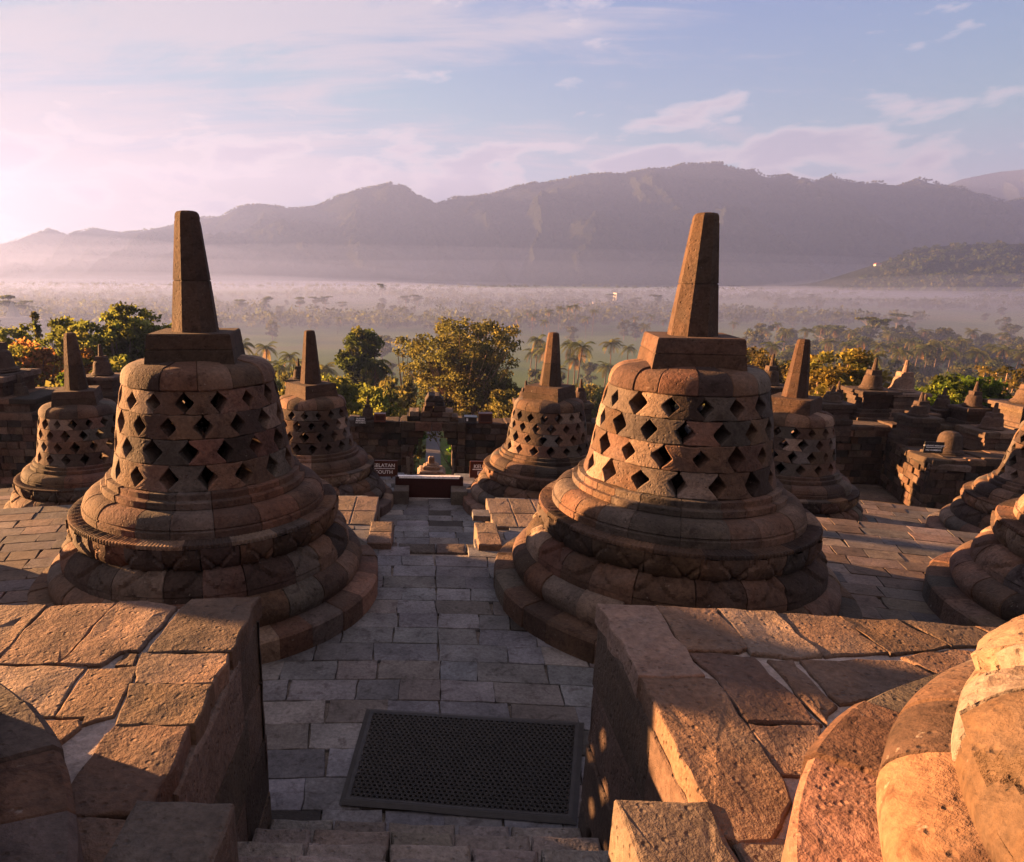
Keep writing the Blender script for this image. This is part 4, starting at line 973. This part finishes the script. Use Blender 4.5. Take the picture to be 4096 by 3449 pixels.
UMB=[(-146.6,560,14.4),(-129.5,580,13.9),(-105.8,600,15.0),(-98.2,640,14.4),(-90.7,650,12.8),(-69.2,600,8.8),(-5.6,700,15.2),(-17.4,690,12.6),(-280.6,470,19.5),(-275.8,480,15.3),(-65.6,1100,19.),(153.2,560,10.8),(207.4,700,13.8),(235.1,720,14.3),(209.6,800,14.6),(169.2,300,14.7),(195.5,310,15.3),(278.1,420,13.3),(483.8,900,13.9)]
for i,(x,y,h) in enumerate(UMB): far_tree(UV[i%3],15.,x,y,max(h,11)+1,'flat crowned tree spreading in layers in the hazy valley','flat crowned trees in the valley',i*1.7,'umbrella_tree')
FT=[tree_meshes(12.,9.,G_DK+G_OL[:3],44,46,.5,1.3,random.Random(s),base=.2) for s in (21,22,23,24)]
def clear(x,y): return abs(x-1.9-(y-110)*.012)<9
R=random.Random(77); n=0
while n<150:
    y=150*math.exp(R.random()*1.75); a=R.uniform(-.66,.9); x=a*y
    if clear(x,y) and y<260: continue
    if y<230 and -.3<a<.42 and R.random()<.85: continue
    if 230<y<420 and noise.noise(Vector((x*.008,y*.008,3.)))>.05: continue
    far_tree(FT[n%4],12.,x,y,R.uniform(6,11),'hazy rounded tree in the misty valley','rounded trees in the valley',R.uniform(0,6),'broadleaf_tree',R.uniform(.8,1.2)); n+=1
n=0
while n<110:
    y=R.uniform(125,330); a=R.uniform(.46,.98); x=a*y
    far_tree(FT[n%4],12.,x,y,R.uniform(8,13.5),'rounded tree filling the palm grove beyond the right parapet','rounded trees in the right grove',R.uniform(0,6),'broadleaf_tree',R.uniform(.8,1.2)); n+=1
n=0
while n<26:
    y=R.uniform(95,150); a=R.uniform(-.62,-.1); x=a*y
    far_tree(FT[n%4],12.,x,y,R.uniform(8,13.),'rounded tree behind the front row of trees on the left','rounded trees behind the left trees',R.uniform(0,6),'broadleaf_tree',R.uniform(.7,1.1)); n+=1
n=0
while n<46:
    y=R.uniform(98,185); a=R.uniform(-.42,.5); x=a*y
    if clear(x,y) or (.2<a<.3 and y>120) or abs(x-5)<7 and y<110: continue
    far_tree(FT[n%4],12.,x,y,R.uniform(6,11.5),'olive green tree in the belt behind the gate wall','trees in the belt behind the gate wall',R.uniform(0,6),'broadleaf_tree',R.uniform(.7,1.15)); n+=1
# far-off wood that reads as one mass
k=5200; yy=420*np.exp(NR.random(k)*1.75); aa=NR.uniform(-.75,.95,k); xx=aa*yy
keep=np.array([noise.noise(Vector((x*.004,y*.004,9.)))>-.12 for x,y in zip(xx,yy)]); xx,yy=xx[keep],yy[keep]; k=len(xx)
hh=NR.uniform(6,13,k); cl=np.stack([xx,yy,-30+hh*.55],1)
C,U,V,t=leaves(cl,30,np.maximum(hh*.52,3.),1.6,[(.04,.048,.022),(.05,.056,.024),(.034,.044,.02)]); 
f=NR.random((k,3)); o=link('forest',quadmesh('forest',C,U*1.,V*1.,t,M_LEAF)); tag(o,None,None,None,'stuff')
hv=np.array([v.co[:] for v in HILLOB.data.vertices]); hv=hv[(hv[:,2]>-27)&(hv[:,1]<1705)]; k=2600
cl=hv[NR.integers(0,len(hv),k)]+NR.normal(0,6,(k,3))*np.array([1,1,.0]); hh=NR.uniform(4,9,k); cl[:,2]+=hh*.3
C,U,V,t=leaves(cl,9,hh*.7,4.2,G_DK); tag(link('hill_forest',quadmesh('hill_forest',C,U,V,t,M_LEAF)),None,None,None,'stuff')
# tree tufts along the mountain crest
k=1500; aa=NR.uniform(-.62,.85,k); cr=np.array([2.9+3600*interp(RIDGE,a) for a in aa]); g=np.array([max(0,noise.noise(Vector((a*38.,2.,0)))+.35) for a in aa])
hh=NR.uniform(6,19,k)*g; cl=np.stack([aa*3600,np.full(k,3590.)+NR.uniform(-25,5,k),cr+hh*.5-3],1)
C,U,V,t=leaves(cl,6,np.maximum(hh*.4,1.5),6.,G_DK); tag(link('crest_trees',quadmesh('crest_trees',C,U,V,t,M_LEAF)),None,None,None,'stuff')

# ------------------------------------------------------------------ buildings in the valley
def house(label,x,y,w,d,h,tiers=None,name='house',roof=True,z=None):
    r=thing(name,label,'building',(x,y,zg(x,y) if z is None else z))
    mb=MB(); pbox(mb,-w/2,w/2,-d/2,d/2,0,h); mb.build('wall',M_PLASTER,r)
    if roof:
        mb=MB(); b=len(mb.v); e=.6
        for p in ((-w/2-e,-d/2-e,h),(w/2+e,-d/2-e,h),(w/2+e,d/2+e,h),(-w/2-e,d/2+e,h),(-w/4,0,h+d*.35),(w/4,0,h+d*.35)): mb.v.append(p)
        for f in ((0,1,5,4),(2,3,4,5),(1,2,5),(3,0,4),(3,2,1,0)): mb.face([b+i for i in f],(1,1,1))
        mb.build('roof',M_TILE,r)
    return r
r=house('pale tiered tower with pointed roof fading in the mist at the left edge',-249.,420.,26,20,4.6,roof=False,name='tiered_tower')
mb=MB()
for z0,z1,w in ((4.6,5.,14.),(5.,6.6,10.),(6.6,7.,8.2)): pbox(mb,-w,w,-w*.7,w*.7,z0,z1)
mb.build('storey',M_PLASTER,r); mb=MB(); frustum(mb,4,7.,16.,4.6,.5,PI/4,(1,1,1),.1); mb.build('spire',M_PLASTER,r)
house('white building with a raised block in the mist, centre right',206.,800.,34,14,5.,roof=False,name='white_building')
mb=MB(); pbox(mb,8,15,-7,7,5.,15.); link('tower_block',mb.mesh('tower_block',M_PLASTER),bpy.data.objects['white_building'])
house('low white house in the mist left of the large right pinnacle',165.,760.,16,9,4.)
house('red roofed house left of the large right pinnacle',128.,330.,9,7,3.4)
house('red roofed house close to the left edge of the large right pinnacle',137.,318.,8,7,3.2)
house('tiny bright house high on the forested hill at the right',968.,1560.,12,8,4.,z=27.)

# ------------------------------------------------------------------ air
def volume(name,dens,col,g):
    m=bpy.data.materials.new(name); nt,N,L=nodes(m); out=nd(N,'ShaderNodeOutputMaterial'); v=nd(N,'ShaderNodeVolumePrincipled')
    v.inputs['Color'].default_value=(*col,1); v.inputs['Density'].default_value=dens; v.inputs['Anisotropy'].default_value=g; L.new(v.outputs[0],out.inputs['Volume']); return m
mb=MB(); pbox(mb,-3300,5600,-2900,5600,ZG-2,720); o=mb.build('haze',volume('haze_air',HAZE_D,HAZE_C,HAZE_G)); tag(o,None,None,None,'stuff')
def mist(x,y,z,rx,ry,rz,d):
    mb=MB(); blob(mb,(0,0,0),(1,1,1),(1,1,1),36,18)
    o=mb.build('mist_bank',volume('mist_air',d,MIST_N if y<1000 else MIST_C,HAZE_G),None,True); o.location=(x,y,z); o.scale=(rx,ry,rz); return tag(o,None,None,None,'stuff')
for a in MISTS: mist(*a)

# ------------------------------------------------------------------ sky, sun, camera
w=bpy.data.worlds.new('World'); sc.world=w; w.use_nodes=True; nt=w.node_tree; N,L=nt.nodes,nt.links; N.clear()
out=nd(N,'ShaderNodeOutputWorld'); bg=nd(N,'ShaderNodeBackground',i_1=SKY_S); L.new(bg.outputs[0],out.inputs[0])
sky=nd(N,'ShaderNodeTexSky',sky_type='NISHITA',sun_disc=False,sun_elevation=math.radians(SUN_EL),sun_rotation=math.radians(-(90-SUN_AZ)),altitude=300.,air_density=1.,dust_density=.6,ozone_density=2.5)
tc=nd(N,'ShaderNodeTexCoord').outputs['Generated']
sx=nd(N,'ShaderNodeSeparateXYZ'); L.new(tc,sx.inputs[0]); X,Yc,Zc=sx.outputs
# cirrus sheet: directions projected on a flat layer overhead
zz=math_(N,L,'ADD',math_(N,L,'MAXIMUM',Zc,0.),.16)
cb=nd(N,'ShaderNodeCombineXYZ'); L.new(math_(N,L,'DIVIDE',X,zz),cb.inputs[0]); L.new(math_(N,L,'DIVIDE',Yc,zz),cb.inputs[1])
mpn=nd(N,'ShaderNodeMapping'); mpn.inputs['Rotation'].default_value=(0,0,.5); mpn.inputs['Scale'].default_value=(.55,1.5,1); mpn.inputs['Location'].default_value=(3.1,1.7,0); L.new(cb.outputs[0],mpn.inputs[0])
c1=nd(N,'ShaderNodeTexNoise',i_Scale=.75,i_Detail=9.,i_Roughness=.56,i_Distortion=.9); L.new(mpn.outputs[0],c1.inputs[0])
c2=nd(N,'ShaderNodeTexNoise',i_Scale=2.6,i_Detail=8.,i_Roughness=.62,i_Distortion=1.4); L.new(mpn.outputs[0],c2.inputs[0])
sd=(-math.cos(math.radians(SUN_AZ)),math.sin(math.radians(SUN_AZ)))
dt=math_(N,L,'ADD',math_(N,L,'MULTIPLY',X,sd[0]),math_(N,L,'MULTIPLY',Yc,sd[1]))     # 1 towards the sun
hi=nd(N,'ShaderNodeMapRange',i_1=0.,i_2=.5,i_3=0.,i_4=-.27); L.new(Zc,hi.inputs[0])
cov=math_(N,L,'ADD',math_(N,L,'ADD',math_(N,L,'MULTIPLY',c1.outputs[0],1.),math_(N,L,'MULTIPLY',c2.outputs[0],.42)),math_(N,L,'ADD',math_(N,L,'MULTIPLY',dt,.29),hi.outputs[0]))
rc=ramp(N,[(.63,0.),(.83,1.)]); rc.color_ramp.interpolation='EASE'; L.new(cov,rc.inputs[0])
glow=ramp(N,[(0.,CL_FAR),(.55,CL_MID),(1.,CL_SUN)]); L.new(math_(N,L,'MULTIPLY_ADD',dt,.5),glow.inputs[0]); 
glow.inputs[0].links[0].from_node.inputs[2].default_value=.5
base=mixc(N,L,1.,mixc(N,L,1.,sky.outputs[0],SKY_T,'MULTIPLY'),(1.45,1.55,2.1),'DARKEN')
c=mixc(N,L,math_(N,L,'MULTIPLY',rc.outputs[0],.92),base,glow.outputs[0])
# unseen clouds added overhead and behind the camera as warm fill for shaded stone
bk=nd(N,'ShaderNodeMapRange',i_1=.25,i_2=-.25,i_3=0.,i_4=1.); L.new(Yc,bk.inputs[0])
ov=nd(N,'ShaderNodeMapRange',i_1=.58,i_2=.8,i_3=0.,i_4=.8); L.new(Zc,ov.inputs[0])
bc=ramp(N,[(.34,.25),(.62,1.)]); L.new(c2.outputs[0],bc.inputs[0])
c=mixc(N,L,math_(N,L,'MULTIPLY',math_(N,L,'MAXIMUM',bk.outputs[0],ov.outputs[0]),bc.outputs[0]),c,CL_FILL)
# low heaped clouds over the mountains
at2=nd(N,'ShaderNodeMath',operation='ARCTAN2'); L.new(X,at2.inputs[0]); L.new(Yc,at2.inputs[1])
cb2=nd(N,'ShaderNodeCombineXYZ'); L.new(math_(N,L,'MULTIPLY',at2.outputs[0],4.),cb2.inputs[0]); L.new(math_(N,L,'MULTIPLY',Zc,11.),cb2.inputs[1]); cb2.inputs[2].default_value=4.3
c3=nd(N,'ShaderNodeTexNoise',i_Scale=2.1,i_Detail=9.,i_Roughness=.52,i_Distortion=.25); L.new(cb2.outputs[0],c3.inputs[0])
el=ramp(N,[(0.,.18),(.15,.18),(.185,.07),(.22,0.)]); L.new(Zc,el.inputs[0])
cu=math_(N,L,'ADD',math_(N,L,'ADD',c3.outputs[0],el.outputs[0]),math_(N,L,'MULTIPLY',X,.06)); ru=ramp(N,[(.63,0.),(.71,1.)]); L.new(cu,ru.inputs[0])
sh=ramp(N,[(.65,CU_LIT),(.78,CU_SHADE)]); L.new(cu,sh.inputs[0])
c=mixc(N,L,math_(N,L,'MULTIPLY',ru.outputs[0],.85),c,mixc(N,L,.7,glow.outputs[0],sh.outputs[0]))
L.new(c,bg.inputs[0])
d=bpy.data.lights.new('sun','SUN'); d.energy=SUN_S; d.color=SUN_C; d.angle=math.radians(.6); o=bpy.data.objects.new('sun',d); COL.objects.link(o)
e,a=math.radians(SUN_EL),math.radians(SUN_AZ); v=Vector((-math.cos(e)*math.cos(a),math.cos(e)*math.sin(a),math.sin(e))); o.rotation_euler=v.to_track_quat('Z','Y').to_euler(); o.location=v*50
cam=bpy.data.cameras.new('camera'); co=bpy.data.objects.new('camera',cam); COL.objects.link(co); sc.camera=co
cam.sensor_fit='HORIZONTAL'; cam.sensor_width=36; cam.lens=36*1405.6288/2095; cam.shift_x=(1047.5-823.05)/2095; cam.shift_y=(961.72-882.)/2095
cam.clip_start=.05; cam.clip_end=40000
PIT,ROLL,YAW=.276642,.0060738,-.0282638
co.matrix_world=Matrix.Translation((-.1593,0,2.8875))@Matrix.Rotation(-YAW,4,'Z')@Matrix.Rotation(PI/2-PIT,4,'X')@Matrix.Rotation(ROLL,4,'Z')
sc.render.engine='CYCLES'; sc.cycles.use_denoising=True
try: sc.cycles.denoiser='OPENIMAGEDENOISE'
except Exception: pass
sc.cycles.max_bounces=6; sc.cycles.diffuse_bounces=3; sc.cycles.transmission_bounces=3; sc.cycles.volume_bounces=0; sc.cycles.sample_clamp_indirect=6.; sc.cycles.caustics_reflective=False; sc.cycles.caustics_refractive=False
vs=sc.view_settings; vs.view_transform='Standard'; vs.look='None'; vs.exposure=EXPO; vs.gamma=1.; vs.use_curve_mapping=False
